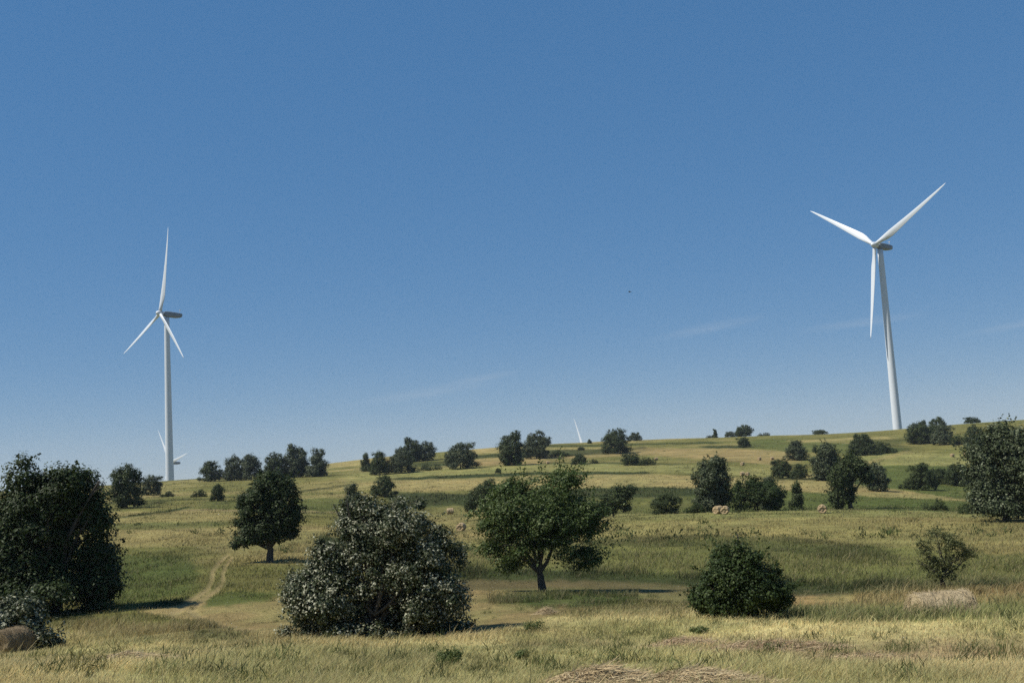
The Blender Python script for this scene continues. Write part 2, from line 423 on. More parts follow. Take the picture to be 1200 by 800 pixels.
# ---- field colours (sward albedo, shade put into some dark bands), laid out field by field
STRAW, OLIVE, GREEN = (.285, .232, .104), (.15, .142, .048), (.088, .105, .030)
BANK = (.16, .162, .055)
DKGREEN, MOWN, PALE, YELLOW, DIRT = (.032, .044, .014), (.275, .205, .10), (.215, .205, .08), (.268, .23, .094), (.29, .22, .125)
BROWN = (.135, .112, .055)
FRONT = (.57, .48, .235)
FIELDS = [  # colour, opacity, softness px, [(x, top row, bottom row) ...]
    (FRONT, .9, 6, [(-50, 742, 900), (200, 735, 900), (400, 740, 900), (600, 724, 900), (860, 715, 900), (1250, 705, 900)]),
    ((.36, .26, .155), .6, 7, [(930, 754, 780), (1100, 750, 778), (1250, 745, 772)]),
    ((.40, .31, .18), .5, 5, [(600, 752, 768), (700, 745, 762), (820, 745, 766), (960, 748, 764)]),
    # left hillside
    (OLIVE, .7, 2, [(-50, 590, 612), (140, 588, 604), (280, 578, 596), (330, 576, 592)]),
    (STRAW, .55, 2, [(130, 600, 642), (220, 598, 640), (280, 603, 650)]),
    (GREEN, .5, 1.5, [(130, 613, 621), (220, 612, 619), (280, 610, 616)]),
    (GREEN, .8, 8, [(130, 650, 712), (180, 648, 706), (230, 655, 695)]),
    (GREEN, .55, 3, [(235, 588, 595), (290, 586, 596), (360, 590, 602), (430, 590, 602)]),
    (DIRT, .55, 1, [(210, 597.5, 599), (250, 596, 598), (285, 597, 599), (340, 597, 599.5), (385, 599, 601)]),
    (DKGREEN, .8, 1, [(136, 606, 607.5), (165, 602, 604), (200, 597, 599.5), (222, 593, 595)]),
    (DKGREEN, .55, 1.5, [(140, 595, 598), (170, 590, 594), (195, 586, 589)]),
    (STRAW, .4, 3, [(340, 564, 578), (420, 556, 572), (480, 560, 570)]),
    (GREEN, .5, 3, [(345, 584, 598), (400, 584, 598), (440, 588, 600)]),
    (OLIVE, .7, 2, [(250, 562, 574), (330, 560, 570), (400, 552, 562)]),
    (STRAW, .9, 1.5, [(385, 533, 546), (440, 533, 546), (470, 532, 538)]),
    (STRAW, .9, 1, [(548, 520, 531), (585, 520, 531)]),
    # middle terraces, from near to far
    (MOWN, .95, 2.5, [(170, 716, 720), (230, 704, 728), (330, 700, 746), (440, 694, 748), (560, 682, 745), (660, 680, 716), (700, 682, 706), (760, 682, 700)]),
    (BROWN, .85, 2, [(520, 678, 690), (660, 676, 694), (760, 678, 704), (830, 680, 708), (930, 688, 714), (1000, 690, 706)]),
    (BANK, .85, 5, [(530, 640, 676), (620, 640, 676), (720, 640, 678), (860, 628, 688), (1000, 640, 694), (1250, 650, 696)]),
    (DKGREEN, .7, 3, [(500, 668, 679), (640, 666, 680), (740, 670, 682), (860, 676, 690), (1000, 684, 697), (1250, 682, 698)]),  # dark foot of the bank; shade of the hollow painted in at right
    (YELLOW, .75, 4, [(530, 628, 646), (640, 622, 640), (720, 612, 630), (860, 607, 628), (1000, 606, 636), (1250, 614, 652)]),
    (YELLOW, .5, 5, [(530, 646, 660), (600, 648, 662), (660, 650, 662)]),
    (DKGREEN, .45, 2.5, [(690, 634, 640), (760, 627, 640), (830, 626, 640), (920, 628, 646), (980, 634, 656), (1050, 646, 656)]),
    (PALE, .85, 1.5, [(690, 602, 611), (780, 601, 608), (960, 596, 606), (1130, 598, 606), (1250, 600, 608)]),
    (DKGREEN, .8, 2, [(380, 628, 637), (520, 640, 646), (560, 641, 646)]),
    (STRAW, .5, 3, [(420, 603, 628), (540, 600, 632), (640, 604, 622), (720, 604, 612)]),
    (DKGREEN, .75, 2.5, [(455, 576, 596), (540, 578, 592), (600, 576, 590), (700, 572, 584), (790, 569, 582), (830, 570, 585)]),
    (GREEN, .6, 3, [(640, 584, 602), (720, 584, 603), (820, 582, 603)]),
    (GREEN, .9, 2, [(820, 572, 602), (900, 574, 602), (960, 578, 601), (1020, 582, 600), (1140, 586, 602)]),
    (STRAW, .9, 2, [(455, 562, 575), (560, 560, 574), (660, 556, 572), (760, 555, 570), (840, 560, 572), (900, 560, 573), (970, 562, 577), (1030, 568, 582), (1140, 580, 587)]),
    (DKGREEN, .8, 1, [(460, 559, 562.5), (540, 556, 560), (620, 553, 556.5), (760, 552.5, 555.5)]),
    (PALE, .8, 1.5, [(410, 555, 563), (520, 549, 557), (640, 543, 552), (760, 543, 552), (850, 546, 556), (930, 552, 560)]),
    (MOWN, .6, 1.5, [(550, 539, 546), (640, 535, 543), (740, 524, 533), (860, 525, 540), (930, 530, 548)]),
    (OLIVE, .5, 1.5, [(640, 537, 541), (760, 533, 541), (860, 540, 546)]),
    (DKGREEN, .7, 1.2, [(440, 544, 548), (520, 540, 546), (560, 533, 537), (640, 527, 534), (710, 526, 532), (750, 524, 526)]),
    (DKGREEN, .5, 1, [(820, 522, 524), (880, 521, 525), (920, 520, 523)]),
    (GREEN, .7, 1.5, [(875, 514, 524), (930, 515, 530), (1000, 520, 532), (1060, 526, 532)]),
    (GREEN, .8, 2, [(960, 548, 562), (1040, 544, 572), (1140, 546, 586)]),
    (PALE, .8, 1.5, [(1000, 534, 546), (1060, 530, 545), (1150, 532, 546)]),
    (STRAW, .6, 1.5, [(930, 560, 566), (980, 548, 552), (1030, 536, 541), (1060, 528, 532)]),
    (OLIVE, .7, 1.5, [(940, 505, 517), (1060, 503, 520), (1200, 484, 520)]),
    (DKGREEN, .45, 2, [(1010, 516, 526), (1060, 512, 530)]),
    (DKGREEN, .7, .8, [(640, 522, 524), (720, 520.5, 522.5), (850, 517, 519)]),  # dark terrace edges here and below: tall grass with bank shade put into colour
    (DKGREEN, .8, .8, [(820, 522, 524.5), (875, 523, 525.5)]),
    (DKGREEN, .6, .8, [(640, 541.5, 543.5), (740, 541.5, 543.5), (800, 543, 545)]),
    (PALE, .9, .8, [(690, 602, 604.5), (860, 599.5, 602), (1000, 597, 599.5), (1140, 600, 602.5)]),
    (DKGREEN, .6, .8, [(760, 600, 602), (860, 597.5, 599.5)]),
    (DKGREEN, .7, .8, [(880, 560, 562), (960, 560, 562.5), (1020, 565, 568)]),
    (DKGREEN, .5, 1, [(540, 609, 611), (600, 606, 608.5), (690, 604, 606)]),
    (DKGREEN, .55, 1, [(130, 588, 590), (240, 583, 585), (330, 577, 580), (420, 566, 568)]),
    (STRAW, .8, 1, [(930, 516, 519), (1000, 513, 516), (1050, 511, 514)]),
    ((.40, .27, .125), .75, 4, [(925, 700, 712), (1060, 696, 713), (1220, 688, 706)]),
    ((.13, .165, .05), .8, 3, [(900, 713, 725), (1000, 714, 727), (1080, 711, 726), (1220, 704, 720)]),
    (STRAW, .7, 6, [(80, 730, 748), (220, 732, 756), (340, 742, 758)]),
    # odd patches
    (DKGREEN, .9, 2, [(155, 712, 716), (190, 704, 712), (226, 699, 706)]),  # dark grass strip, the left tree's shadow put into the colour
    (GREEN, .9, 3, [(235, 702, 712), (280, 692, 708), (320, 694, 704)]),
    (DKGREEN, .55, 4, [(215, 738, 748), (250, 736, 752), (285, 742, 750)]),
    ((.06, .085, .024), .8, 6, [(572, 699, 706), (640, 692, 713), (700, 694, 711), (752, 699, 705)]),  # dark grass by the centre tree, its cast shadow put into the colour
    (GREEN, .7, 3, [(920, 712, 728), (1000, 716, 730), (1080, 712, 728), (1200, 706, 722)]),
    (OLIVE, .5, 7, [(590, 738, 760), (700, 732, 752), (800, 732, 750)]),
]
TRACK = [  # two wheel ruts winding down the left slope: (x, row, half width px)
    [(267, 650, 2.34), (256, 660, 3.12), (250, 668, 3.51), (248, 680, 3.51), (243, 690, 3.90), (231, 699, 4.68), (221, 705, 5.07), (208, 716, 5.85), (196, 722, 3.90)],
    [(272, 653, 2.15), (264, 664, 2.73), (261, 674, 3.12), (261, 682, 3.12), (254, 691, 3.90), (242, 699, 4.68), (232, 706, 5.07), (224, 715, 5.85), (236, 724, 5.85), (262, 733, 4.88), (300, 738, 3.90)],
]
P3 = np.stack([XG, YG, ZG], -1)
PXG, PYG = to_px(P3.reshape(-1, 3))
PXG = PXG.reshape(RG.shape); PYG = PYG.reshape(RG.shape)
front = (np.abs(AG) < math.radians(40)) & (RG > 6)

def field_colour(X, Y, R, px, py):
    n1, n2 = fbm(X / 18 + 3, Y / 18 + 7, 11, 4), fbm(X / 4.5, Y / 4.5, 23, 3)
    n1 = (sstep(.38, .72, n1) * .75)[..., None]
    base = np.array(OLIVE) * (1 - n1) + np.array(STRAW) * n1
    c = base.copy()
    gp = sstep(.42, .62, fbm(X / 3.6 + 11, Y / 7 + 31, 91, 4))[..., None]
    jit = (fbm(px / 14., py / 4., 41, 3) - .5)
    for colr, op, soft, pts in FIELDS:
        a = np.array(pts, float)
        t = np.interp(px, a[:, 0], a[:, 1]); b = np.interp(px, a[:, 0], a[:, 2])
        soft = soft if soft >= 3 else soft * .62
        op = min(1, op * 1.2)
        yy = py + jit * (soft * 1.8 + .5)
        m = sstep(-soft, soft, yy - t) * sstep(-soft, soft, b - yy)
        e = 10
        m = m * sstep(a[0, 0] - e, a[0, 0] + e, px + jit * 30) * sstep(-e, e, a[-1, 0] - px + jit * 30)
        m = m * op * (.84 + .3 * n2)
        m = np.clip(m, 0, 1)[..., None]
        c = c * (1 - m) + np.array(colr) * m
    tr = np.zeros(np.shape(px))
    for pts in TRACK:
        for (x0, y0, w0), (x1, y1, w1) in zip(pts[:-1], pts[1:]):
            dx, dy = x1 - x0, y1 - y0
            t = np.clip(((px - x0) * dx + (py - y0) * dy) / (dx * dx + dy * dy), 0, 1)
            d = np.hypot(px - x0 - t * dx, (py - y0 - t * dy) * 1.4)
            w = w0 + (w1 - w0) * t
            tr = np.maximum(tr, 1 - sstep(w * .4, w * 1.25, d))
    tr = tr * (.6 + .5 * n2)
    tr = np.where(R > 20, tr, 0)
    c = c * (1 - .7 * tr[..., None]) + np.array(DIRT) * .7 * tr[..., None]
    st = fbm(np.arctan2(X, Y) * 26 + 40, np.log(np.maximum(R, 1)) * 75, 71, 3)
    near = np.clip(1 - R / 60, 0, 1)[..., None] ** .5
    c = c * (1 - .75 * gp * near) + np.array((.33, .32, .13)) * .72 * gp * near
    mo = fbm(X / 2.6 + 5, Y / 5 + 5, 97, 3)[..., None]
    c = c * (.78 + .44 * mo)
    return c * (.70 + .34 * n2[..., None] + np.interp(R, [60, 200], [.30, .46])[..., None] * st[..., None] - np.interp(R, [60, 200], [0, .08])[..., None]), tr

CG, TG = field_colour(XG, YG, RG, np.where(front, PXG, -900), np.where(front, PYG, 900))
nr, na = RG.shape
ZG = ZG - .06 * TG                                           # the ruts are pressed into the ground
P3 = np.stack([XG, YG, ZG], -1)
idx = np.arange(nr * na).reshape(nr, na)
qi = np.stack([idx[:-1, :-1], idx[:-1, 1:], idx[1:, 1:], idx[1:, :-1]], -1).reshape(-1, 4)[:, ::-1]
tq = TG.reshape(-1)[qi].mean(1)
def sub_mesh(name, q):
    u, inv = np.unique(q.ravel(), return_inverse=True)
    c = np.concatenate([CG.reshape(-1, 3)[u], np.ones((len(u), 1))], 1)
    return mesh_np(name, P3.reshape(-1, 3)[u], inv, np.arange(len(q)) * 4, point_attr={'col': c}, smooth=True)
tag(link('ground', sub_mesh('ground', qi[tq <= .22]), GROUND), kind='structure')
tag(link('dirt_track', sub_mesh('dirt_track', qi[tq > .22]), GROUND), kind='structure')

# ------------------------------------------------------------------ haze
def haze():
    bm = bmesh.new()
    bmesh.ops.create_cube(bm, size=1)
    for v in bm.verts:
        v.co.x *= 10600; v.co.y *= 10600
        v.co.z = -126 if v.co.z < 0 else 190
    me = bpy.data.meshes.new('haze'); bm.to_mesh(me); bm.free()
    m = bpy.data.materials.new('haze_air'); m.use_nodes = True
    nt = m.node_tree
    nt.nodes.clear()
    out = nt.nodes.new('ShaderNodeOutputMaterial')
    v = nt.nodes.new('ShaderNodeVolumePrincipled')
    v.inputs['Color'].default_value = (.80, .90, 1, 1)
    v.inputs['Density'].default_value = HAZE
    nt.links.new(v.outputs[0], out.inputs['Volume'])
    tag(link('haze', me, m), kind='stuff')
if HAZE:
    haze()

# ------------------------------------------------------------------ wind turbines
def revolve(prof, n=32, axis='z'):
    """prof: [(radius, height)], closed by caps when radius is 0"""
    bm = bmesh.new()
    rings = []
    for r, h in prof:
        rings.append([bm.verts.new((r * math.cos(2 * math.pi * k / n), r * math.sin(2 * math.pi * k / n), h)) for k in range(n)])
    for A, B in zip(rings[:-1], rings[1:]):
        for k in range(n):
            bm.faces.new((A[k], A[(k + 1) % n], B[(k + 1) % n], B[k]))
    bm.faces.new(rings[0][::-1]); bm.faces.new(rings[-1])
    bmesh.ops.remove_doubles(bm, verts=bm.verts, dist=1e-4)
    return bm

def bm_mesh(bm, name, smooth=True):
    bmesh.ops.recalc_face_normals(bm, faces=bm.faces)
    me = bpy.data.meshes.new(name); bm.to_mesh(me); bm.free()
    if smooth:
        me.polygons.foreach_set('use_smooth', np.ones(len(me.polygons), bool))
    return me

HUB_H, BLADE_L = 105.0, 50.0
def blade_mesh():
    """blade along +Z, rotor axis +Y pointing upwind, chord in XZ plane turned by the twist"""
    st = [(0, .95, .95, 0), (.03, 1.0, 1.0, 0), (.08, 1.25, .80, 14), (.14, 1.75, .58, 17), (.20, 1.95, .46, 14), (.3, 1.75, .34, 10),
          (.45, 1.4, .24, 6), (.6, 1.1, .17, 4), (.75, .82, .115, 2), (.88, .55, .075, .5), (.96, .33, .045, 0), (1, .06, .02, 0)]
    n = 20
    bm = bmesh.new(); rings = []
    for t, ch, th, tw in st:
        z = 1.2 + t * (BLADE_L - 1.2); pre = 1.6 * t * t; ch = ch * (.95 if t > .1 else 1)
        off = -.35 * ch * min(1, t / .15)
        ring = []
        for k in range(n):
            a = 2 * math.pi * k / n
            blend = min(1, t / .14)
            x = ch * math.cos(a)
            y = th * math.sin(a) * (1 - .45 * blend * (1 + math.cos(a)) / 2 * 0 - blend * .6 * max(0, -math.cos(a)))
            x += off
            tr = math.radians(tw + 3)
            ring.append(bm.verts.new((x * math.cos(tr) - y * math.sin(tr), x * math.sin(tr) + y * math.cos(tr) + pre, z)))
        rings.append(ring)
    for A, B in zip(rings[:-1], rings[1:]):
        for k in range(n):
            bm.faces.new((A[k], A[(k + 1) % n], B[(k + 1) % n], B[k]))
    bm.faces.new(rings[0][::-1]); bm.faces.new(rings[-1])
    return bm_mesh(bm, 'blade')
BLADE = blade_mesh()

def spinner_mesh():
    prof = [(1.45, -1.6), (1.55, -1.0), (1.6, 0), (1.5, .9), (1.2, 1.7), (.7, 2.25), (.25, 2.45), (0.001, 2.5)]
    return bm_mesh(revolve(prof, 28), 'hub')
SPIN = spinner_mesh()

def nacelle_mesh():
    bm = bmesh.new()
    sec = [(-1.5, 1.25, 1.3, 0), (-2.4, 1.65, 1.75, 0), (-5, 1.75, 1.85, .05), (-9, 1.7, 1.75, .1), (-11.6, 1.5, 1.35, .3), (-12.2, 1.2, 1.0, .4)]
    rings = []
    for y, hw, hh, cz in sec:
        ring = []
        for k in range(24):
            a = 2 * math.pi * k / 24
            c, s = math.cos(a), math.sin(a)
            e = .42
            ring.append(bm.verts.new((hw * math.copysign(abs(c)**e, c), y, cz + .88 * hh * math.copysign(abs(s)**e, s))))
        rings.append(ring)
    for A, B in zip(rings[:-1], rings[1:]):
        for k in range(24):
            bm.faces.new((A[k], A[(k + 1) % 24], B[(k + 1) % 24], B[k]))
    bm.faces.new(rings[0][::-1]); bm.faces.new(rings[-1])
    return bm_mesh(bm, 'nacelle')
NAC = nacelle_mesh()
def mast_mesh():
    bm = revolve([(.09, 0), (.09, 2.0)], 10)
    def box(x0, x1, y0, y1, z0, z1):
        v = [bm.verts.new((x, y, z)) for x in (x0, x1) for y in (y0, y1) for z in (z0, z1)]
        for f in ((0, 1, 3, 2), (4, 6, 7, 5), (0, 4, 5, 1), (2, 3, 7, 6), (0, 2, 6, 4), (1, 5, 7, 3)):
            bm.faces.new([v[i] for i in f])
    box(-.5, .5, -.1, .1, 1.6, 1.75)
    box(-.55, -.35, -.22, .22, 1.76, 2.1); box(.3, .55, -.3, .3, 1.76, 1.95)
    return bm_mesh(bm, 'weather_mast', False)
MAST = mast_mesh()
def tower_mesh():
    H = HUB_H - 1.9
    prof = [(2.35, -3), (2.35, 0)]
    for k in range(1, 25):
        t = k / 24
        prof.append((2.35 - .92 * t, H * t))
    return bm_mesh(revolve(prof, 40), 'tower')
TOWER = tower_mesh()

def turbine(base, yaw, phase, label, name='wind_turbine'):
    t = empty(name, base, label, 'wind turbine', 'white wind turbines on the ridge')
    link('tower', TOWER, WHITE, t)
    y = math.radians(yaw); tl = math.radians(5)
    ax = Vector((math.sin(y) * math.cos(tl), -math.cos(y) * math.cos(tl), math.sin(tl)))
    h = Vector((0, 0, 1)).cross(ax).normalized(); v = ax.cross(h)
    # rotor-up frame: local +Y must be the upwind axis
    R = Matrix(((-h), ax, v)).transposed()
    top = Vector((0, 0, HUB_H)) - ax * 0
    hubc = top + ax * 4.0
    n = link('nacelle', NAC, NAC_SHADED, t)
    n.matrix_local = Matrix.Translation(top + ax * 3.2) @ R.to_4x4()
    mm = link('weather_mast', MAST, WHITE, n)
    mm.location = (0, -11.0, 1.7)
    s = link('hub', SPIN, WHITE, t)
    s.matrix_local = Matrix.Translation(hubc) @ R.to_4x4() @ Matrix.Rotation(math.radians(-90), 4, 'X')
    for k in range(3):
        b = link('blade', BLADE, WHITE, t)
        b.matrix_local = Matrix.Translation(hubc) @ R.to_4x4() @ Matrix.Rotation(math.radians(-(phase + 120 * k)), 4, 'Y')
    return t

def turbine_at(hubpx, dist, yaw, phase, label):
    a, s = az_slope(*hubpx)
    y = math.radians(yaw); tl = math.radians(5)
    ax = Vector((math.sin(y) * math.cos(tl), -math.cos(y) * math.cos(tl), math.sin(tl)))
    p = Vector((dist * math.sin(a), dist * math.cos(a), EYE + dist * s)) - ax * 4 - Vector((0, 0, HUB_H))
    turbine(p, yaw, phase, label)
    return p
turbine_at((187.5, 367), 640, 312, 8, 'tall white wind turbine on the left ridge with one blade straight up')
turbine_at((1025, 287), 585, 303, 64, 'white wind turbine on the right skyline, two blades raised in a wide V')
turbine_at((198, 542), 1260, 312, 200, 'distant wind turbine mostly hidden behind the left tower, only blades and nacelle showing')
turbine_at((684, 530), 1450, 312, 340, 'far wind turbine behind the ridge with a single white blade tip showing')

# ------------------------------------------------------------------ plants
def ellip(g, n, lob, shell=.35):
    """n random points in the lobes (m,6: centre, radii), gathered towards their surface"""
    lob = np.asarray(lob, float)
    w = (lob[:, 3] * lob[:, 4] * lob[:, 5])**(2 / 3.); w /= w.sum()
    k = g.choice(len(lob), n, p=w)
    d = g.normal(size=(n, 3)); d /= np.linalg.norm(d, axis=1)[:, None]
    r = 1 - shell * g.random(n)**1.3
    inner = g.random(n) < .22
    r = np.where(inner, g.random(n)**.4 * .8, r)
    return lob[k, :3] + d * r[:, None] * lob[k, 3:], d, k

def leaves(seed, lob, nclump, per, cr, leaf, wind=(0, 0, 0), flat=.0, asp=.6, zmin=None, drop=0.0, up_bias=.45, clump_stretch=1.0, shoots=0, shoot_len=.3):
    """leaf-clump cloud: returns a mesh of single leaf quads with random tint"""
    g = rng(seed)
    c, d, _ = ellip(g, nclump, lob)
    if drop:                                               # leave holes where branches thin out
        f = noise2(c[:, 0] / (cr * 3.2) + c[:, 1] / (cr * 4) + 100, c[:, 2] / (cr * 2.6) + 100, seed)
        keep = f > drop
        c, d = c[keep], d[keep]
    n = len(c) * per
    ci = np.repeat(np.arange(len(c)), per)
    sz = cr * (.5 + 1.0 * g.random(len(c)))
    q = g.normal(size=(n, 3)); q /= np.linalg.norm(q, axis=1)[:, None]
    off = q * (sz[ci] * (.35 + .75 * g.random(n)**.6))[:, None] * np.array([1, 1, .8])
    wv = np.array(wind, float)
    wl = np.linalg.norm(wv)
    if wl > 0:
        wd = wv / wl
        al = off @ wd
        off += (al * (clump_stretch - 1))[:, None] * wd
        off += wd * (np.abs(g.normal(size=n)) * sz[ci] * wl)[:, None]
    P = c[ci] + off
    if shoots:                                             # single twigs standing out of the crown
        s0, sd, _ = ellip(g, shoots, lob, shell=.04)
        sd = sd + np.array([0, 0, .45]) + wv * 1.2 + g.normal(size=(shoots, 3)) * .3
        sd /= np.linalg.norm(sd, axis=1)[:, None]
        m = 15
        tt = np.tile((np.arange(m) + .5) / m, shoots); si = np.repeat(np.arange(shoots), m)
        ln = shoot_len * (.4 + 1.1 * g.random(shoots))
        Ps = s0[si] + sd[si] * (cr * .6 + tt * ln[si])[:, None] + g.normal(size=(shoots * m, 3)) * (leaf * .55 * (1.2 - tt))[:, None]
        qs = g.normal(size=Ps.shape); qs /= np.linalg.norm(qs, axis=1)[:, None]
        cs = g.integers(0, len(c), len(Ps))
        P, q, ci = np.concatenate([P, Ps]), np.concatenate([q, qs]), np.concatenate([ci, cs]); n = len(P)
    nrm = q * .75 + d[ci] * .45 + g.normal(size=(n, 3)) * .34 + np.array([0, 0, up_bias])
    nrm /= np.linalg.norm(nrm, axis=1)[:, None]
    t = g.normal(size=(n, 3)) + wv * 2
    t -= (t * nrm).sum(1)[:, None] * nrm; t /= np.linalg.norm(t, axis=1)[:, None] + 1e-9
    b = np.cross(nrm, t)
    L = leaf * (.6 + .8 * g.random(n))
    if zmin is not None:
        k = P[:, 2] > zmin + g.random(n) * leaf
        P, t, b, L, nrm, ci = P[k], t[k], b[k], L[k], nrm[k], ci[k]; n = len(P)
    tw = (L * asp * .5)[:, None]; L = (L * .5)[:, None]
    V = np.stack([P - t * L, P + b * tw - nrm * tw * .25, P + t * L, P - b * tw - nrm * tw * .25], 1).reshape(-1, 3)
    ct = g.random(len(c))
    tint = np.clip(.55 * g.random(n) + .45 * ct[ci] + g.normal(size=n) * .12, 0, 1)
    return quads('foliage', V, n, face_attr={'tint': tint})

def tubes(name, limbs, sides=8):
    V, Lp = [], []
    base = 0
    for pts, rad in limbs:
        pts = [Vector(p) for p in pts]
        n = len(pts)
        ref = Vector((1, .3, .1))
        for i, p in enumerate(pts):
            t = (pts[min(i + 1, n - 1)] - pts[max(i - 1, 0)]).normalized()
            a = t.cross(ref).normalized(); b = t.cross(a)
            for k in range(sides):
                th = 2 * math.pi * k / sides
                V.append(p + (a * math.cos(th) + b * math.sin(th)) * rad[i])
        for i in range(n - 1):
            for k in range(sides):
                k2 = (k + 1) % sides
                Lp.append((base + i * sides + k, base + i * sides + k2, base + (i + 1) * sides + k2, base + (i + 1) * sides + k))
        base += n * sides
    Lp = np.array(Lp)
    return mesh_np(name, np.array([tuple(v) for v in V]), Lp, np.arange(len(Lp)) * 4, smooth=True)

def limb(g, a, b, r0, r1, wob, n=6):
    a, b = np.array(a, float), np.array(b, float)
    L = np.linalg.norm(b - a)
    pts, rad = [], []
    o = np.zeros(3)
    for i in range(n):
        t = i / (n - 1)
        if 0 < i:
            o = o + g.normal(size=3) * wob * L / n
        p = a + (b - a) * t + o * (1 - .3 * t); p[2] += .12 * L * math.sin(math.pi * t) * (1 if b[2] > a[2] else 0)
        pts.append(p); rad.append(r0 + (r1 - r0) * t)
    return pts, rad

def trunk_mesh(seed, H, r, lob, fork=.25, lean=(0, 0), nsub=2, stems=1):
    """tapered trunk with limbs running into the lobes of the crown"""
    g = rng(seed)
    lob = np.asarray(lob, float)
    out = []
    forkp = np.array([lean[0] * fork, lean[1] * fork, H * fork])
    for s in range(stems):
        o = np.array([0, 0, 0]) if stems == 1 else np.append(g.normal(size=2) * r * 1.6, 0)
        f = forkp + (0 if stems == 1 else np.append(g.normal(size=2) * r * 3, g.normal() * H * .05))
        out.append(limb(g, o + np.array([0, 0, -.35]), f, r * (1.25 if stems == 1 else .8), r * .8, .12))
        out[-1][1][0] *= 1.25
        sel = range(s, len(lob), stems)
        for k in sel:
            c = lob[k, :3].copy(); c[2] = max(c[2], f[2] + .05 * H)
            L = limb(g, f, c, r * .55, r * .16, .22, 7)
            out.append(L)
            for q in range(nsub):
                st = L[0][g.integers(2, 6)]
                d = g.normal(size=3); d[2] = abs(d[2]) * .7; d /= np.linalg.norm(d)
                out.append(limb(g, st, c + d * lob[k, 3:] * .85, r * .2, r * .05, .25, 5))
    return tubes('trunk', out)

def lobes_for(kind, g, w=1.0, h=1.0):
    """crown lobes in a unit box (width 1, height 1, foot at 0)"""
    L = []
    def add(x, y, z, a, b=None, c=None):
        L.append((x * w, y * w, z * h, a * w, (b or a) * w, (c or a) * h))
    if kind == 'dome':
        add(0, 0, .42, .40, .40, .40); add(0, 0, .70, .30, .3, .28)
        for k in range(7):
            a = k * .9 + g.random(); add(.26 * math.cos(a), .26 * math.sin(a), .28 + .3 * g.random(), .2, .2, .2)
        for k in range(5):
            a = k * 1.26 + g.random(); add(.33 * math.cos(a), .33 * math.sin(a), .16, .16, .16, .15)
        for k in range(4):
            add(.18 * g.normal(), .18 * g.normal(), .78 + .08 * g.random(), .13, .13, .12)
    elif kind == 'round':
        add(0, 0, .55, .36, .36, .34)
        for k in range(10):
            a = k * 2.4; z = .28 + .055 * k; q = .30 * math.sqrt(max(.05, 1 - ((z - .46) / .40)**2)); b_ = .20 * (1.15 - .65 * z)
            add(q * math.cos(a), q * math.sin(a), z, b_, b_, b_)
        add(.05 * g.normal(), 0, .85, .16, .16, .14)
        for k in range(6):
            a = k * 1.05 + g.random(); add(.24 * math.cos(a), .24 * math.sin(a), .14 + .05 * g.random(), .17, .17, .15)
    elif kind == 'cone':
        for k in range(9):
            z = .1 + k * .098; q = .40 * (1 - z * .85)
            a = g.random() * 6
            add(.10 * math.cos(a), .10 * math.sin(a), z, q, q, .12)
    elif kind == 'column':
        add(0, 0, .3, .42, .42, .28); add(0, 0, .6, .40, .4, .3); add(0, 0, .82, .28, .28, .18)
        for k in range(10):
            a = k * 2.4; add(.30 * math.cos(a), .30 * math.sin(a), .12 + .07 * k, .18, .18, .14)
    elif kind == 'low':
        for k in range(9):
            x = -.38 + .095 * k
            hh = (.25 + .5 * g.random()) * (1 - 1.2 * x * x)
            add(x, .1 * g.normal(), hh * .6, .11 + .05 * g.random(), .16, hh * .65)
        add(-.1, 0, .55, .2, .2, .38)
    elif kind == 'spread':
        add(0, 0, .55, .34, .34, .3)
        for k in range(9):
            a = k * .7 + g.random() * .4
            add(.32 * math.cos(a), .32 * math.sin(a), .34 + .36 * g.random(), .17, .17, .16)
        for k in range(6):
            a = k * 1.05 + g.random(); add(.26 * math.cos(a), .26 * math.sin(a), .15 + .05 * g.random(), .17, .17, .15)
        add(.08, 0, .82, .18, .18, .14); add(-.12, 0, .76, .16, .16, .14)
    elif kind == 'wind':                                   # combed by the wind, leaning to the right
        add(-.1, 0, .4, .26, .26, .3); add(.1, 0, .6, .26, .26, .26)
        for k in range(8):
            add(-.25 + .085 * k + .05 * g.normal(), .2 * g.normal(), .28 + .07 * k + .07 * g.normal(), .17, .16, .12)
        add(-.28, 0, .2, .15, .15, .18); add(.2, 0, .3, .18, .18, .14)
    return np.array(L)

PROTO = {}
def proto(kind, var, mat, asp=1.0, dens=1.0):
    """crown and trunk meshes of a unit-height plant (width = asp), shared between copies"""
    key = (kind, var, mat.name, round(asp, 1))
    if key not in PROTO:
        seed = (sum(map(ord, kind)) * 131 + var * 977 + int(asp * 10)) % 99991
        g = rng(seed)
        lob = lobes_for(kind, g, asp, 1)
        wv = (.5, 0, .05) if kind == 'wind' else (0, 0, 0)
        cr = leaves(seed + 1, lob, int(300 * dens * max(1, asp)), 38, .078, .034, wind=wv, zmin=.0, asp=.75, drop=.10)
        cr.materials.append(mat)
        tk = trunk_mesh(seed + 2, 1, .022, lob[:6], .22, nsub=1)
        tk.materials.append(BARK)
        PROTO[key] = (cr, tk)
    return PROTO[key]

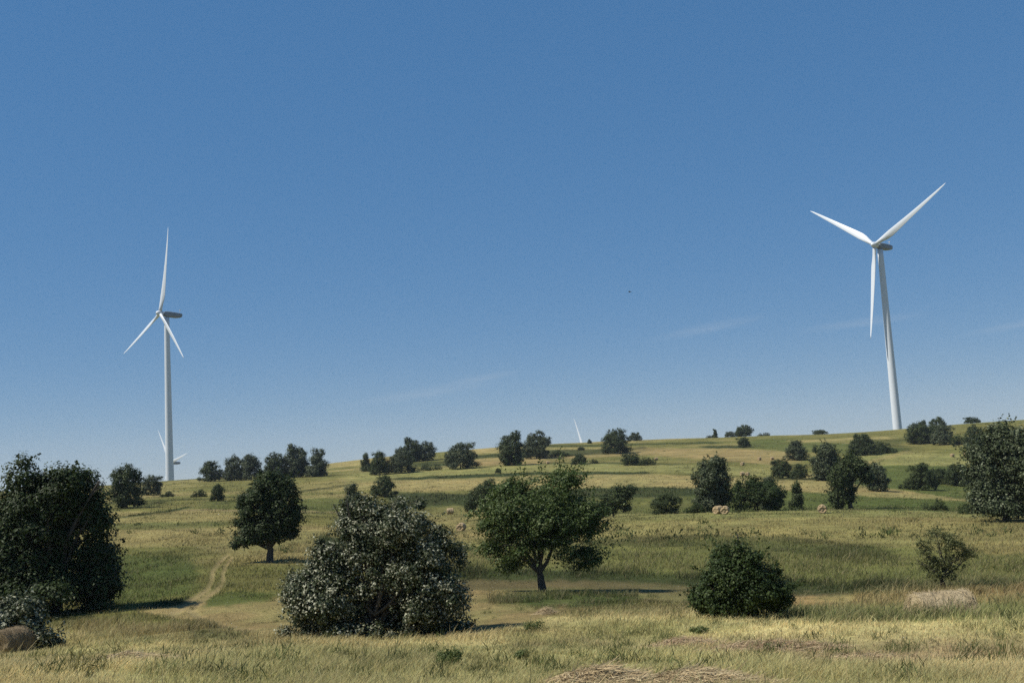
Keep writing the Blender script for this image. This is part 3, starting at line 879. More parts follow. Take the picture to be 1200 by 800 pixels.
def plant_at(x0, x1, yt, yb, kind, mat, label, cat='tree', group=None, var=0, r=None, trunk=True, rz=None, dens=1.0, name=None):
    xc = (x0 + x1) / 2
    p = at_r(xc, yb, r) if r else at_px(xc, yb)
    d = float(np.dot(np.array(p) - np.array([0, 0, EYE]), fw))
    px, py = to_px(np.array([tuple(p)])); 
    yb_true = float(py[0])
    h = max(.3, (max(yb_true, yt + 2) - yt) * d / F) * 1.02
    w = (x1 - x0) * d / F * (1.14 if cat == 'tree' else 1.08)
    asp = round(min(4, max(.4, w / h)) * 5) / 5
    cr, tk = proto(kind, var, mat, asp, dens)
    nm = name or ('shrub' if cat == 'shrub' else 'tree')
    s = random.Random(int(x0 * 7 + yt))
    t = empty(nm, p - Vector((0, 0, .05)), label, cat, group, rz if rz is not None else (0 if kind == 'wind' else s.choice([0, math.pi]) + s.uniform(-.4, .4)))
    t.scale = (h * (w / h) / asp, h * (w / h) / asp, h)
    link('crown' if cat == 'tree' else 'foliage', cr, None, t)
    if trunk:
        link('trunk' if cat == 'tree' else 'stem', tk, None, t)
    return t

def hero(xb, yb, lob_px, kind_name, label, cat, mat, seed, nclump, per, cr, leaf, r=None, trunk=None, zmin=.02, drop=.2,
         wind=(0, 0, 0), asp=.65, depth=.85, stems=1, fork=.25, trunk_r=.2, bark=None, extra=True, up_bias=.45, stretch=1.0, sub=2, lean=(0, 0), shoots=90, shoot_len=None):
    """a plant seen large: crown lobes (dx, up, rx, rz in picture px around the foot) turned into metres at its distance"""
    p = at_r(xb, yb, r) if r else at_px(xb, yb)
    d = float(np.dot(np.array(p) - np.array([0, 0, EYE]), fw)); s = d / F
    py = float(to_px(np.array([tuple(p)]))[1][0])
    g = rng(seed)
    L = []
    for q in lob_px:
        dx, u, rx, rz = q[:4]
        dy = q[4] if len(q) > 4 else g.normal() * rx * .35
        L.append(((dx + .0565 * u) * s, dy * s, u * s, rx * s, rx * s * depth, rz * s))
    L = [(x, y, z, max(a - .75 * cr, .4 * a), max(b - .75 * cr, .4 * b), max(c - .75 * cr, .4 * c)) for x, y, z, a, b, c in L]
    base = np.array(L)
    if extra:                                              # smaller boughs break the outline
        ex = []
        for x, y, z, a, b, c in L:
            for k in range(4):
                dd = g.normal(size=3); dd /= np.linalg.norm(dd)
                if z + dd[2] * c * .9 < .15 * c: dd[2] = abs(dd[2])
                f = .24 + .16 * g.random()
                ex.append((x + dd[0] * a * .96, y + dd[1] * b * .96, z + dd[2] * c * .96, a * f, b * f, c * f))
        L = np.array(L + ex)
    t = empty(kind_name, p - Vector((0, 0, .03)), label, cat)
    me = leaves(seed + 1, L, nclump, per, cr, leaf, wind=wind, zmin=zmin, drop=drop, asp=asp, up_bias=up_bias, clump_stretch=stretch, shoots=shoots, shoot_len=shoot_len or cr * 1.5)
    me.materials.append(mat)
    link('crown' if cat == 'tree' else 'foliage', me, None, t)
    H = max(l[2] + l[5] for l in base)
    tk = trunk_mesh(seed + 2, H, trunk_r, base if trunk is None else np.array(base)[list(trunk)], fork, lean=lean, stems=stems, nsub=sub)
    tk.materials.append(bark or BARK)
    link('trunk' if cat == 'tree' else 'stem', tk, None, t)
    return t

# --- the plants that stand out, near to far
hero(66, 727, [(-30, 95, 58, 80), (20, 80, 46, 76), (5, 134, 46, 44), (-2, 142, 36, 34), (-25, 125, 40, 40), (-45, 60, 55, 55), (38, 40, 34, 38), (-70, 90, 50, 70), (42, 112, 24, 34), (-15, 30, 60, 30), (24, 25, 50, 30), (48, 14, 26, 20), (44, 60, 30, 34),
               (-85, 40, 40, 40), (-46, 138, 24, 20), (16, 158, 22, 18), (46, 150, 10, 10)],
     'tree', 'massive dark leafy tree at the left edge, its crown reaching the ground', 'tree', L_DARK, 11, 1500, 60, .52, .16, r=61, drop=.03, shoots=120, shoot_len=.4, trunk_r=.28, fork=.12)
hero(20, 762, [(0, 30, 34, 34), (-25, 42, 28, 26), (30, 18, 20, 20), (40, 8, 16, 14), (-45, 30, 40, 30), (10, 50, 16, 14)],
     'shrub', 'small silvery leaved bush behind the weathered bale at the left edge', 'shrub', L_SILVER, 21, 420, 48, .30, .13, r=47, drop=.2, trunk_r=.05, stems=3)
hero(440, 748, [(0, 78, 76, 76), (-58, 50, 50, 50), (58, 68, 50, 62), (-2, 122, 48, 42), (-30, 12, 80, 34), (60, 18, 54, 36), (30, 134, 34, 26), (-78, 58, 30, 32), (84, 88, 26, 26),
                (-36, 142, 22, 24), (102, 46, 14, 18), (-98, 52, 16, 16), (22, 156, 18, 16), (-14, 154, 22, 20), (-56, 104, 24, 24), (56, 132, 18, 18), (96, 12, 22, 18), (-78, 14, 36, 24), (10, 6, 80, 22), (-72, 84, 24, 22), (76, 114, 14, 14), (-40, 168, 8, 12), (50, 154, 9, 10)],
     'shrub', 'large broad bush with silvery pale leaf undersides in the foreground left of centre', 'shrub', L_SILVER, 37, 2500, 62, .24, .076, r=33, drop=.22, shoots=260, shoot_len=.42, trunk_r=.09, stems=4, fork=.12)
hero(637, 694, [(-32, 96, 36, 28), (4, 112, 40, 28), (-54, 78, 28, 26), (34, 86, 36, 26), (54, 90, 24, 15), (-62, 102, 20, 20), (30, 58, 38, 24), (-48, 50, 34, 18), (0, 78, 40, 28),
                (58, 64, 20, 16), (-74, 76, 14, 12), (0, 132, 28, 12), (-38, 120, 24, 16), (20, 128, 24, 13), (48, 36, 24, 12), (-68, 54, 16, 10), (-32, 36, 24, 11), (24, 38, 26, 11), (-14, 60, 30, 20), (72, 74, 12, 8), (0, 48, 30, 16), (62, 46, 12, 8), (-50, 30, 18, 8), (44, 26, 20, 8), (-84, 92, 9, 8)],
     'tree', 'wind combed tree with leaning trunk and ragged crown beside the mown strip', 'tree', L_WIND, 41, 2300, 36, .24, .135, r=56, drop=.45, shoots=420, shoot_len=1.0,
     wind=(.5, 0, .26), trunk_r=.20, fork=.16, lean=(-.9, 0), asp=.5, stretch=2.4, sub=1, trunk=(0, 1, 2, 3, 7, 8))
hero(866, 722, [(0, 40, 46, 40), (-34, 26, 32, 28), (34, 28, 34, 30), (-6, 66, 30, 24), (16, 60, 28, 24), (-50, 34, 16, 14), (54, 26, 14, 18), (0, 15, 56, 16), (-28, 52, 18, 16), (4, 86, 14, 12), (-16, 82, 10, 10), (42, 52, 14, 12), (0, 97, 7, 6)],
     'shrub', 'rounded dense dark green bush on the edge of the near field right of centre', 'shrub', L_BRIGHT, 51, 760, 50, .22, .08, r=34, drop=.26, shoots=160, shoot_len=.36, trunk_r=.06, stems=4, fork=.12)
hero(316, 667, [(-8, 64, 32, 34), (6, 86, 26, 22), (-20, 46, 26, 22), (18, 58, 26, 28), (32, 54, 14, 13), (-28, 30, 20, 12), (-4, 97, 20, 12), (12, 38, 22, 18), (-24, 74, 16, 18), (20, 86, 11, 12), (-40, 24, 11, 7), (-4, 40, 30, 18), (26, 34, 12, 12)],
     'tree', 'dark tree with a short bare trunk where the dirt track winds up the left slope', 'tree', L_DARK, 61, 900, 44, .40, .17, r=86, drop=.12, trunk_r=.26, fork=.16)
hero(1109, 691, [(-6, 46, 20, 24), (12, 44, 18, 18), (-22, 38, 15, 18), (26, 42, 13, 10), (-8, 64, 13, 11), (-24, 54, 10, 14), (8, 60, 12, 10), (-18, 24, 13, 8), (36, 46, 7, 5), (10, 28, 12, 8), (-34, 34, 6, 8), (-10, 18, 14, 9), (8, 16, 11, 8)],
     'tree', 'small thin olive tree with visible stems above the hay bale at right', 'tree', L_OLIVE, 71, 620, 20, .15, .058, r=49, drop=.30, trunk_r=.06, fork=.22, sub=4, extra=True, stems=2)
hero(1180, 611, [(0, 60, 40, 56), (-18, 80, 28, 34), (20, 70, 34, 52), (-24, 40, 24, 34), (6, 100, 26, 22), (-34, 22, 16, 20), (30, 30, 34, 30), (45, 80, 26, 34), (-8, 22, 34, 22), (-38, 58, 12, 12), (-34, 84, 10, 10)],
     'tree', 'big leafy tree cut by the right edge of the picture', 'tree', L_SILVER2, 81, 1000, 60, .75, .22, r=113, drop=.25, shoots=160, shoot_len=1.1, trunk_r=.3, fork=.12)
hero(836, 604, [(0, 28, 24, 28), (0, 48, 20, 20), (-8, 36, 18, 22), (10, 34, 16, 22), (-12, 58, 9, 8), (4, 60, 14, 8), (0, 12, 24, 14)],
     'tree', 'grey green pillar shaped tree rising behind the two hay bales', 'tree', L_SILVER2, 91, 520, 55, .50, .21, r=141, drop=.14, trunk_r=.25, fork=.12)
hero(887, 603, [(-10, 20, 20, 20), (12, 18, 20, 18), (0, 30, 14, 12), (-4, 36, 9, 8), (22, 14, 10, 14), (16, 30, 8, 8), (-20, 12, 10, 12)],
     'shrub', 'wide bright green bush to the right of the two hay bales', 'shrub', L_BRIGHT, 101, 380, 50, .48, .2, r=140, drop=.14, trunk_r=.1, stems=3, fork=.12)
hero(997, 598, [(-8, 20, 18, 20), (-10, 40, 17, 16), (4, 50, 17, 14), (14, 44, 14, 14), (20, 38, 9, 11), (-16, 26, 10, 16), (0, 60, 10, 6), (8, 56, 12, 8)],
     'tree', 'dark two lobed tree overhanging to the right on the straw bank', 'tree', L_FAR, 111, 420, 50, .58, .25, r=163, drop=.14, trunk_r=.3, fork=.2)
hero(967, 563, [(0, 18, 14, 18), (3, 32, 13, 12), (-8, 22, 10, 12), (8, 20, 11, 14), (6, 41, 6, 5), (0, 8, 15, 9)],
     'tree', 'layered dark tree left of the two lobed tree, beside low rounded bushes', 'tree', L_FAR2, 121, 300, 46, .75, .34, drop=.16, trunk_r=.25)

# --- plants of the middle distance and the skyline: x0, x1, top row, foot row, crown, leaves, label, kind, group
LT, CT = 'row of trees along the left skyline', 'scattered trees on the central ridge'
RT, SH = 'trees on the right hillside', 'bushes on the hillside'
for v, row in enumerate([
    (398, 428, 566, 604, 'cone', L_SILVER2, 'pointed tree top rising just behind the big silvery bush', 'tree', None, 150),
    (433, 466, 556, 582, 'dome', L_FAR, 'dark round bush on the green bank above the big silvery bush', 'shrub', SH, None),
    (543, 586, 560, 599, 'wind', L_FAR, 'dark wind leaning bush left behind the centre tree, by the pale bale', 'shrub', SH, 180),
    (698, 743, 562, 605, 'wind', L_FAR, 'dark wind swept bush on the bench right of the centre tree', 'shrub', SH, 146),
    (763, 800, 576, 605, 'spread', L_FAR, 'loose dark bush on the bench left of the pillar shaped tree', 'shrub', SH, 146),
    (804, 826, 587, 604, 'low', L_BRIGHT, 'low green bush at the left foot of the pillar shaped tree', 'shrub', SH, 138),
    (891, 913, 557, 592, 'round', L_FAR2, 'small grey green tree top peeping over the wide bright bush', 'tree', RT, 165),
    (924, 945, 563, 600, 'cone', L_FAR, 'slim conical dark tree near the single hay bale at right', 'tree', RT, 150),
    (1016, 1042, 540, 574, 'spread', L_SILVER2, 'thin grey green tree just right behind the two lobed tree', 'tree', RT, 212),
    (903, 931, 537, 560, 'dome', L_FAR, 'round dark bush, left one of the pair beside the layered tree', 'shrub', SH, None),
    (926, 948, 543, 561, 'dome', L_FAR, 'smaller rounded bush touching the left side of the layered tree', 'shrub', SH, None),
    (919, 948, 515, 539, 'dome', L_FAR2, 'rounded bush alone on the upper green field at right', 'shrub', SH, None),
    (952, 962, 519, 530, 'low', L_FAR, 'little scrub right above the layered tree', 'shrub', SH, None),
    (993, 1028, 507, 533, 'dome', L_FAR, 'dark humped bush on the slope left of the right turbine foot', 'shrub', SH, None),
    (1020, 1050, 515, 531, 'low', L_BRIGHT, 'low green scrub just below the foot of the right turbine', 'shrub', SH, None),
    (1062, 1097, 494, 530, 'round', L_FAR, 'dark broad tree right of the right turbine foot', 'tree', RT, 415),
    (1093, 1119, 497, 530, 'dome', L_SILVER2, 'greyish tree in the middle of the clump right of the right turbine', 'tree', RT, 405),
    (1089, 1111, 488, 512, 'round', L_FAR, 'dark round crown behind the clump right of the right turbine', 'tree', RT, 460),
    (1076, 1088, 492, 510, 'round', L_FAR, 'tiny dark crown poking above the broad tree by the right turbine', 'tree', RT, 462),
    (1115, 1133, 506, 531, 'low', L_BRIGHT, 'green bush at the right end of the clump by the right turbine', 'shrub', SH, 400),
    (1132, 1156, 497, 528, 'round', L_FAR, 'dark tree half hidden behind the left side of the big right edge tree', 'tree', RT, 380),
    (1055, 1075, 558, 573, 'low', L_FAR, 'lowest bush at the left end of the dark thicket on the right slope', 'shrub', SH, None),
    (1066, 1099, 542, 574, 'dome', L_FAR, 'rounded tree at the left of the dark thicket on the right slope', 'tree', RT, None),
    (1084, 1119, 548, 580, 'dome', L_FAR, 'spreading bush in the middle of the dark thicket on the right slope', 'shrub', SH, 250),
    (1111, 1142, 541, 584, 'round', L_FAR, 'tallest tree at the right of the dark thicket on the right slope', 'tree', RT, 245),
    (1084, 1111, 582, 600, 'low', L_FAR, 'small bush alone on the bench left of the big right edge tree', 'shrub', SH, 150),
    (1124, 1146, 588, 606, 'low', L_BRIGHT, 'green bush against the left foot of the big right edge tree', 'shrub', SH, 128),
    (704, 739, 501, 531, 'dome', L_FAR, 'big dark domed tree on the central skyline right of the blade tip', 'tree', CT, None),
    (737, 753, 506, 521, 'dome', L_FAR2, 'small grey tree peeping out right behind the big domed skyline tree', 'tree', CT, 500),
    (688, 696, 514, 527, 'cone', L_FAR, 'tiny pointed tree on the skyline just right of the blade tip', 'tree', CT, 490),
    (585, 616, 505, 545, 'round', L_FAR, 'tall dark round tree on the central ridge, left one of a pair', 'tree', CT, None),
    (613, 646, 504, 537, 'spread', L_FAR2, 'spreading tree on the central ridge, right one of a pair', 'tree', CT, None),
    (519, 561, 518, 549, 'dome', L_FAR2, 'wide domed greyish tree standing alone between the ridge groups', 'tree', CT, None),
    (472, 494, 512, 541, 'round', L_FAR, 'tallest dark tree at the back of the left ridge group', 'tree', CT, 440),
    (489, 512, 516, 538, 'round', L_FAR2, 'rounded tree at the right end of the left ridge group', 'tree', CT, 440),
    (462, 478, 523, 540, 'round', L_FAR2, 'small tree at the back left of the left ridge group', 'tree', CT, 445),
    (454, 487, 526, 554, 'dome', L_FAR2, 'broad front tree in the middle of the left ridge group', 'tree', CT, None),
    (433, 457, 528, 556, 'dome', L_FAR, 'dark front tree with a small top at the left of the ridge group', 'tree', CT, None),
    (420, 438, 530, 552, 'cone', L_FAR, 'leftmost ragged tree of the left ridge group', 'tree', CT, None),
    (489, 518, 542, 551, 'low', L_FAR, 'low dark scrub to the left of the lone domed ridge tree', 'shrub', SH, None),
    (233, 263, 539, 564, 'dome', L_FAR, 'leftmost domed tree of the row right of the left turbine', 'tree', LT, None),
    (262, 287, 533, 563, 'round', L_FAR2, 'second tree of the row right of the left turbine, slightly taller', 'tree', LT, None),
    (279, 309, 531, 562, 'dome', L_FAR2, 'greyish domed tree third in the row right of the left turbine', 'tree', LT, None),
    (309, 337, 529, 561, 'round', L_FAR, 'dark tree fourth in the row, left shoulder of the tall clump', 'tree', LT, None),
    (333, 362, 519, 559, 'round', L_FAR2, 'tallest tree of the row with a round top', 'tree', LT, None),
    (326, 346, 545, 562, 'dome', L_FAR, 'lower tree in front of the tallest one of the row', 'tree', LT, 385),
    (358, 389, 524, 558, 'cone', L_FAR2, 'rightmost tree of the row with a spiky top', 'tree', LT, None),
    (131, 167, 544, 595, 'column', L_FAR, 'dark egg shaped tree on the slope left of the left turbine', 'tree', None, None),
    (165, 190, 556, 580, 'dome', L_FAR2, 'small greyish tree between the egg shaped tree and the left turbine', 'tree', None, None),
    (188, 204, 574, 582, 'low', L_FAR, 'low scrub on the slope below the left turbine', 'shrub', SH, None),
    (224, 243, 572, 582, 'low', L_FAR, 'flat scrub strip right below the left turbine', 'shrub', SH, None),
    (246, 264, 566, 587, 'dome', L_FAR, 'small round dark bush alone on the left hillside', 'shrub', SH, None),
    (277, 288, 580, 596, 'dome', L_FAR, 'small bush just left above the trunked tree by the track', 'shrub', SH, None),
    (326, 345, 557, 576, 'dome', L_FAR, 'dark bush peeping over the trunked tree by the track', 'shrub', SH, 300),
    (862, 884, 497, 515, 'round', L_FAR, 'round tree with bare stem on the right skyline', 'tree', RT, 515),
    (861, 871, 502, 514, 'dome', L_FAR2, 'small tree touching the left side of the stemmed skyline tree', 'tree', RT, 517),
    (864, 880, 512, 524, 'dome', L_FAR, 'bush directly below the stemmed skyline tree', 'shrub', SH, None),
    (849, 862, 505, 514, 'dome', L_FAR2, 'low round bush on the skyline left of the stemmed tree', 'shrub', SH, 518),
    (834, 842, 502, 515, 'cone', L_FAR, 'tiny pointed conifer on the right skyline', 'tree', RT, 515),
    (827, 835, 509, 514, 'low', L_FAR2, 'low scrub on the skyline left of the tiny conifer', 'shrub', SH, 519),
    (888, 903, 506, 513, 'low', L_FAR2, 'low bush on the skyline right of the stemmed tree', 'shrub', SH, 518),
    (952, 971, 503, 512, 'dome', L_FAR, 'flat dark bush on the skyline left of the right turbine', 'shrub', SH, 519),
    (727, 752, 530, 545, 'dome', L_FAR, 'left half of a pair of low bushes below the domed skyline tree', 'shrub', SH, None),
    (746, 769, 534, 545, 'low', L_FAR, 'right lower half of a pair of bushes below the domed skyline tree', 'shrub', SH, None),
    (669, 689, 531, 544, 'dome', L_FAR, 'rounded bush on the ridge straight below the blade tip', 'shrub', SH, None),
    (677, 686, 523, 535, 'round', L_FAR2, 'small tree top behind the bush straight below the blade tip', 'tree', CT, 440),
    (691, 701, 536, 543, 'low', L_OLIVE, 'small dry tuft beside the bush below the blade tip', 'shrub', SH, None),
    (640, 672, 526, 535, 'low', L_FAR, 'flat hedge of scrub right below the pair of ridge trees', 'shrub', SH, None),
    (580, 588, 548, 554, 'dome', L_FAR, 'tiny dark bush on the pale terrace below the pair of ridge trees', 'shrub', SH, None),
    (1130, 1150, 488, 498, 'dome', L_BRIGHT, 'low scrub line on the far right skyline', 'shrub', SH, 519),
]):
    x0, x1, yt, yb, kind, mat, label, cat, grp, rr = row
    plant_at(x0, x1, yt, yb, kind, mat, label, cat, grp, var=v % 3, r=rr, dens=1.25 if kind != 'low' else .7)

# --- weeds in the near meadow
def weed(x, y, h_px, w_px, label, seed):
    p = at_px(x, y); d = float(np.dot(np.array(p) - np.array([0, 0, EYE]), fw)); s = d / F
    g = rng(seed)
    h, w = h_px * s, w_px * s
    lob = np.array([(0, 0, h * .4, w * .4, w * .35, h * .42)] * 2 + [((g.random() - .5) * w * .7, (g.random() - .5) * w * .6, h * (.25 + .45 * g.random()), w * .22, w * .2, h * .3) for k in range(7)])
    me = leaves(seed, lob, 90, 9, .05, .055, zmin=0, asp=.35, up_bias=.2)
    me.materials.append(L_WEED)
    tag(link('weed_clump', me), label, 'weed', 'weed clumps in the meadow').location = p
weed(625, 739, 15, 26, 'dark green weed clump at the edge of the mown hay strip', 301)
weed(525, 780, 22, 34, 'bushy weed clump in the near grass below the big silvery bush', 302)
weed(820, 742, 10, 26, 'weedy patch right in front of the rounded dense bush', 305)
weed(612, 772, 12, 18, 'weed tuft left of the front hay heap', 306)
weed(900, 762, 12, 30, 'low weed patch right of the reddish hay heap', 307)

# ------------------------------------------------------------------ hay
def bale_mesh(seed, R=.65, Wd=1.25, squash=1.0, strands=900):
    """round bale, axis along X: rolled rings on both ends, loose straws standing off the drum"""
    g = rng(seed)
    nx, na_ = 14, 56
    V, Q = [], []
    prof = [(-.5, .001), (-.505, .25), (-.51, .5), (-.505, .75), (-.49, .93), (-.46, 1.0)] + [(-.46 + .92 * k / nx, 1.0) for k in range(1, nx)] + \
           [(.46, 1.0), (.49, .93), (.505, .75), (.51, .5), (.505, .25), (.5, .001)]
    for i, (x, r) in enumerate(prof):
        for k in range(na_):
            a = 2 * math.pi * k / na_
            n = (noise2(x * 9 + 40, 8 + 3 * math.cos(a) + 20, seed) + noise2(x * 25 + 40, 40 + 9 * math.sin(a), seed + 1) * .5 - .75) * .05
            rr = R * r + (n if r > .9 else 0)
            xx = x * Wd + (0 if r > .95 else (noise2(3 * r * math.cos(a) + 9, 3 * r * math.sin(a) + 9, seed) - .5) * .1 + .035 * math.sin(r * 34 + a))
            V.append((xx, rr * math.sin(a), R * squash + rr * math.cos(a) * squash))
    m = len(prof)
    for i in range(m - 1):
        for k in range(na_):
            Q.append((i * na_ + k, i * na_ + (k + 1) % na_, (i + 1) * na_ + (k + 1) % na_, (i + 1) * na_ + k))
    V = np.array(V)
    me_V, me_L = [V], [np.array(Q)]
    if strands:
        S, st = strand_cloud(g, None, strands, R, Wd, squash)
        me_L.append(st + len(V)); me_V.append(S)
    V = np.concatenate(me_V); L = np.concatenate(me_L)
    c = np.tile(np.array([.33, .25, .13, 1]), (len(V), 1))
    if strands:
        k = len(V) - len(me_V[0])
        c[-k:, :3] *= np.repeat(.6 + .8 * g.random(k // 4), 4)[:, None]
    return mesh_np('hay_bale', V, L, np.arange(len(L)) * 4, point_attr={'col': c})

def strand_cloud(g, _, n, R, Wd, squash):
    """straws lying on and sticking out of a bale"""
    a = g.random(n) * 2 * math.pi; x = (g.random(n) - .5) * Wd
    end = g.random(n) < .35
    rr = np.where(end, R * np.sqrt(g.random(n)), R * 1.01)
    x = np.where(end, np.sign(x) * Wd * .51, x)
    P = np.stack([x, rr * np.sin(a), R + rr * np.cos(a)], 1)
    t = np.stack([g.normal(size=n) * .35, np.cos(a) + g.normal(size=n) * .3, -np.sin(a) + g.normal(size=n) * .3], 1)
    t /= np.linalg.norm(t, axis=1)[:, None]
    o = np.where(end[:, None], np.stack([np.sign(x), x * 0, x * 0], 1), np.stack([x * 0, np.sin(a), np.cos(a)], 1))
    t += o * (g.random(n) * .35)[:, None]
    L = (.08 + .16 * g.random(n))[:, None]
    b = np.cross(t, o) * .005 + g.normal(size=(n, 3)) * .001
    A, B = P - t * L * .5 + o * .005, P + t * L * .5 + o * .012
    V = np.stack([A - b, A + b, B + b, B - b], 1)
    V[..., 2] *= squash
    return V.reshape(-1, 3), np.arange(n * 4).reshape(-1, 4)

def hay_bale(p, rz, me, label, mat, group=None, sc_=1.0):
    o = link('hay_bale', me)
    if not me.materials: me.materials.append(mat)
    o.location = p; o.rotation_euler = (0, 0, rz); o.scale = (sc_,) * 3
    return tag(o, label, 'hay bale', group)
hay_bale(BALE_FRONT - Vector((0, 0, .22)), math.radians(76), bale_mesh(5, .60, 1.35, .95, 2600), 'old brown weathered hay bale cut by the left edge', HAY_OLD)
hay_bale(BALE_DITCH + Vector((0, 0, .08)), math.radians(4), bale_mesh(6, .62, 1.5, .95, 2600), 'pale hay bale sunk in tall grass at right, only its flat top showing', HAY_PALE)
FARB = bale_mesh(7, .50, 1.0, 1, 0); FARB.materials.append(HAY)
GB = 'hay bales left on the hillside'
for x, y, r, rz, label in [
    (850, 604, 130, 70, 'round hay bale facing us at the foot of the bright bush'),
    (842, 604, 131.5, 40, 'hay bale tucked behind its neighbour below the pillar shaped tree'),
    (964, 601, 127, 75, 'single round hay bale on the bench below the slim conical tree'),
    (540.5, 622, None, 75, 'round hay bale in the mown field left of the centre tree'),
    (527.5, 598, 172, 10, 'pale hay bale on the field edge by the wind leaning bush'),
    (890, 539, None, 40, 'tiny dark hay bale on the upper straw field, left of a pale one'),
    (905, 538.5, None, 15, 'tiny pale hay bale on the upper straw field near the rounded bush'),
    (870, 557, None, 20, 'far pale bale on the straw terrace above the small tree top'),
    (876, 557.5, None, 60, 'far bale, right one of two on the straw terrace above the wide bush'),
    (870, 545, None, 50, 'far small bale standing alone between the two bale pairs'),
    (1116, 535, None, 30, 'tiny pale bale on the green field below the clump by the right turbine'),
    (1132, 533, None, 60, 'tiny bale near the right end of the upper green field'),
    (642, 543.5, None, 20, 'pale far bale on the ridge field below the pair of ridge trees'),
    (769, 539, None, 20, 'far bale at the right end of the pair of low bushes'),
]:
    p = at_r(x, y, r) if r else at_px(x, y)
    hay_bale(p - Vector((0, 0, .03)), math.radians(rz), FARB, label, HAY, GB)

def hay_heap(x, y, w_px, h_px, label, seed, tones, n=2600, depth=.7):
    """raked hay: a low mound with loose straws lying every way on it"""
    p = at_px(x, y); d = float(np.dot(np.array(p) - np.array([0, 0, EYE]), fw)); s = d / F
    g = rng(seed)
    w, h = w_px * s * .5, h_px * s
    dpt = w * depth
    def hz(X, Y):
        q = (X / w)**2 + (Y / dpt)**2
        return h * np.exp(-q * 1.7) * (.55 + .75 * fbm(X * 2.2 + 30, Y * 2.2 + 30 + seed, seed, 3)) - .05 * q
    V, L, C = [], [], []
    m = 36
    gx, gy = np.meshgrid(np.linspace(-1.05, 1.05, m), np.linspace(-1.05, 1.05, m), indexing='ij')
    X, Y = gx * w, gy * dpt
    gz = np.array([[ground_z(p.x + a, p.y + b) - p.z for a, b in zip(ra, rb)] for ra, rb in zip(X, Y)])
    Z = hz(X, Y) - .03 + gz
    V.append(np.stack([X, Y, Z], -1).reshape(-1, 3))
    i = np.arange(m * m).reshape(m, m)
    L.append(np.stack([i[:-1, :-1], i[1:, :-1], i[1:, 1:], i[:-1, 1:]], -1).reshape(-1, 4))
    t0 = np.array(tones)
    C.append(np.tile(np.append(t0[0] * .95, 1), (m * m, 1)))
    a = g.random(n) * 2 * math.pi; q = np.sqrt(g.random(n)) * 1.35
    x0, y0 = q * np.cos(a) * w, q * np.sin(a) * dpt
    gzz = np.array([ground_z(p.x + u, p.y + v) - p.z for u, v in zip(x0, y0)])
    z0 = hz(x0, y0) + gzz + .01 + g.random(n) * .05
    th = g.normal(size=n) * .8 + (g.random(n) < .35) * 1.5
    el = g.normal(size=n) * .28
    t = np.stack([np.cos(th) * np.cos(el), np.sin(th) * np.cos(el), np.abs(np.sin(el))], 1)
    ln = (.12 + .42 * g.random(n)**2)[:, None]
    P0 = np.stack([x0, y0, z0], 1)
    bend = np.stack([g.normal(size=n) * .03, g.normal(size=n) * .03, .02 + .05 * g.random(n)], 1)
    A, B, Cc = P0 - t * ln * .5, P0 + bend, P0 + t * ln * .5
    A[:, 2] = np.maximum(A[:, 2], gzz + .005); Cc[:, 2] = np.maximum(Cc[:, 2], gzz + .005)
    wd = np.stack([-np.sin(th) * .003, np.cos(th) * .003, np.full(n, .0025)], 1) * (.6 + .8 * g.random(n))[:, None]
    base = m * m
    SV = np.stack([A - wd, A + wd, B - wd, B + wd, Cc - wd * .6, Cc + wd * .6], 1).reshape(-1, 3)
    k = np.arange(n) * 6 + base
    L.append(np.stack([k, k + 1, k + 3, k + 2], 1)); L.append(np.stack([k + 2, k + 3, k + 5, k + 4], 1))
    V.append(SV)
    ct = t0[g.integers(0, len(t0), n)] * (.65 + .7 * g.random(n))[:, None]
    C.append(np.repeat(np.concatenate([ct, np.ones((n, 1))], 1), 6, 0))
    L = np.concatenate(L)
    me = mesh_np('hay_heap', np.concatenate(V), L, np.arange(len(L)) * 4, point_attr={'col': np.concatenate(C)})
    o = link('hay_heap', me, STRAND)
    o.location = p
    tag(o, label, 'hay heap', 'raked hay left lying in the near meadow')
    HEAPS.append((p, w, dpt))
HEAPS = []
T_STRAW = [(.34, .255, .135), (.23, .165, .085), (.43, .345, .20), (.28, .21, .11)]
T_RED = [(.30, .20, .11), (.40, .30, .18), (.22, .15, .085), (.36, .28, .16)]
hay_heap(708, 806, 130, 15, 'loose straw heap at the bottom edge, left of the two front heaps', 401, T_STRAW, 9000)
hay_heap(812, 806, 150, 11, 'flatter straw heap at the bottom edge, right of the two front heaps', 402, T_STRAW, 8000)
hay_heap(900, 762, 150, 8, 'long thin reddish hay windrow in the near grass at right', 403, T_RED, 1800, .35)
hay_heap(800, 757, 80, 6, 'short reddish hay windrow left of the long one', 404, T_RED, 900, .35)
hay_heap(150, 778, 120, 7, 'thin windrow of pale hay in the near grass at left', 405, T_STRAW, 2000, .4)
hay_heap(640, 719, 22, 6, 'tiny hay heap on the mown strip in front of the centre tree', 406, T_STRAW, 500)
hay_heap(1010, 778, 150, 5, 'thin scattered hay on the short grass at lower right', 407, T_RED, 1600, .4)

# ------------------------------------------------------------------ grass
def gz_vec(X, Y):
    r = np.hypot(X, Y); a = np.arctan2(X, Y)
    i = np.clip(np.searchsorted(RR, r) - 1, 0, len(RR) - 2); j = np.clip(np.searchsorted(AZ, a) - 1, 0, len(AZ) - 2)
    u = (r - RR[i]) / (RR[i + 1] - RR[i]); v = (a - AZ[j]) / (AZ[j + 1] - AZ[j])
    return (ZG[i, j] * (1 - v) + ZG[i, j + 1] * v) * (1 - u) + (ZG[i + 1, j] * (1 - v) + ZG[i + 1, j + 1] * v) * u

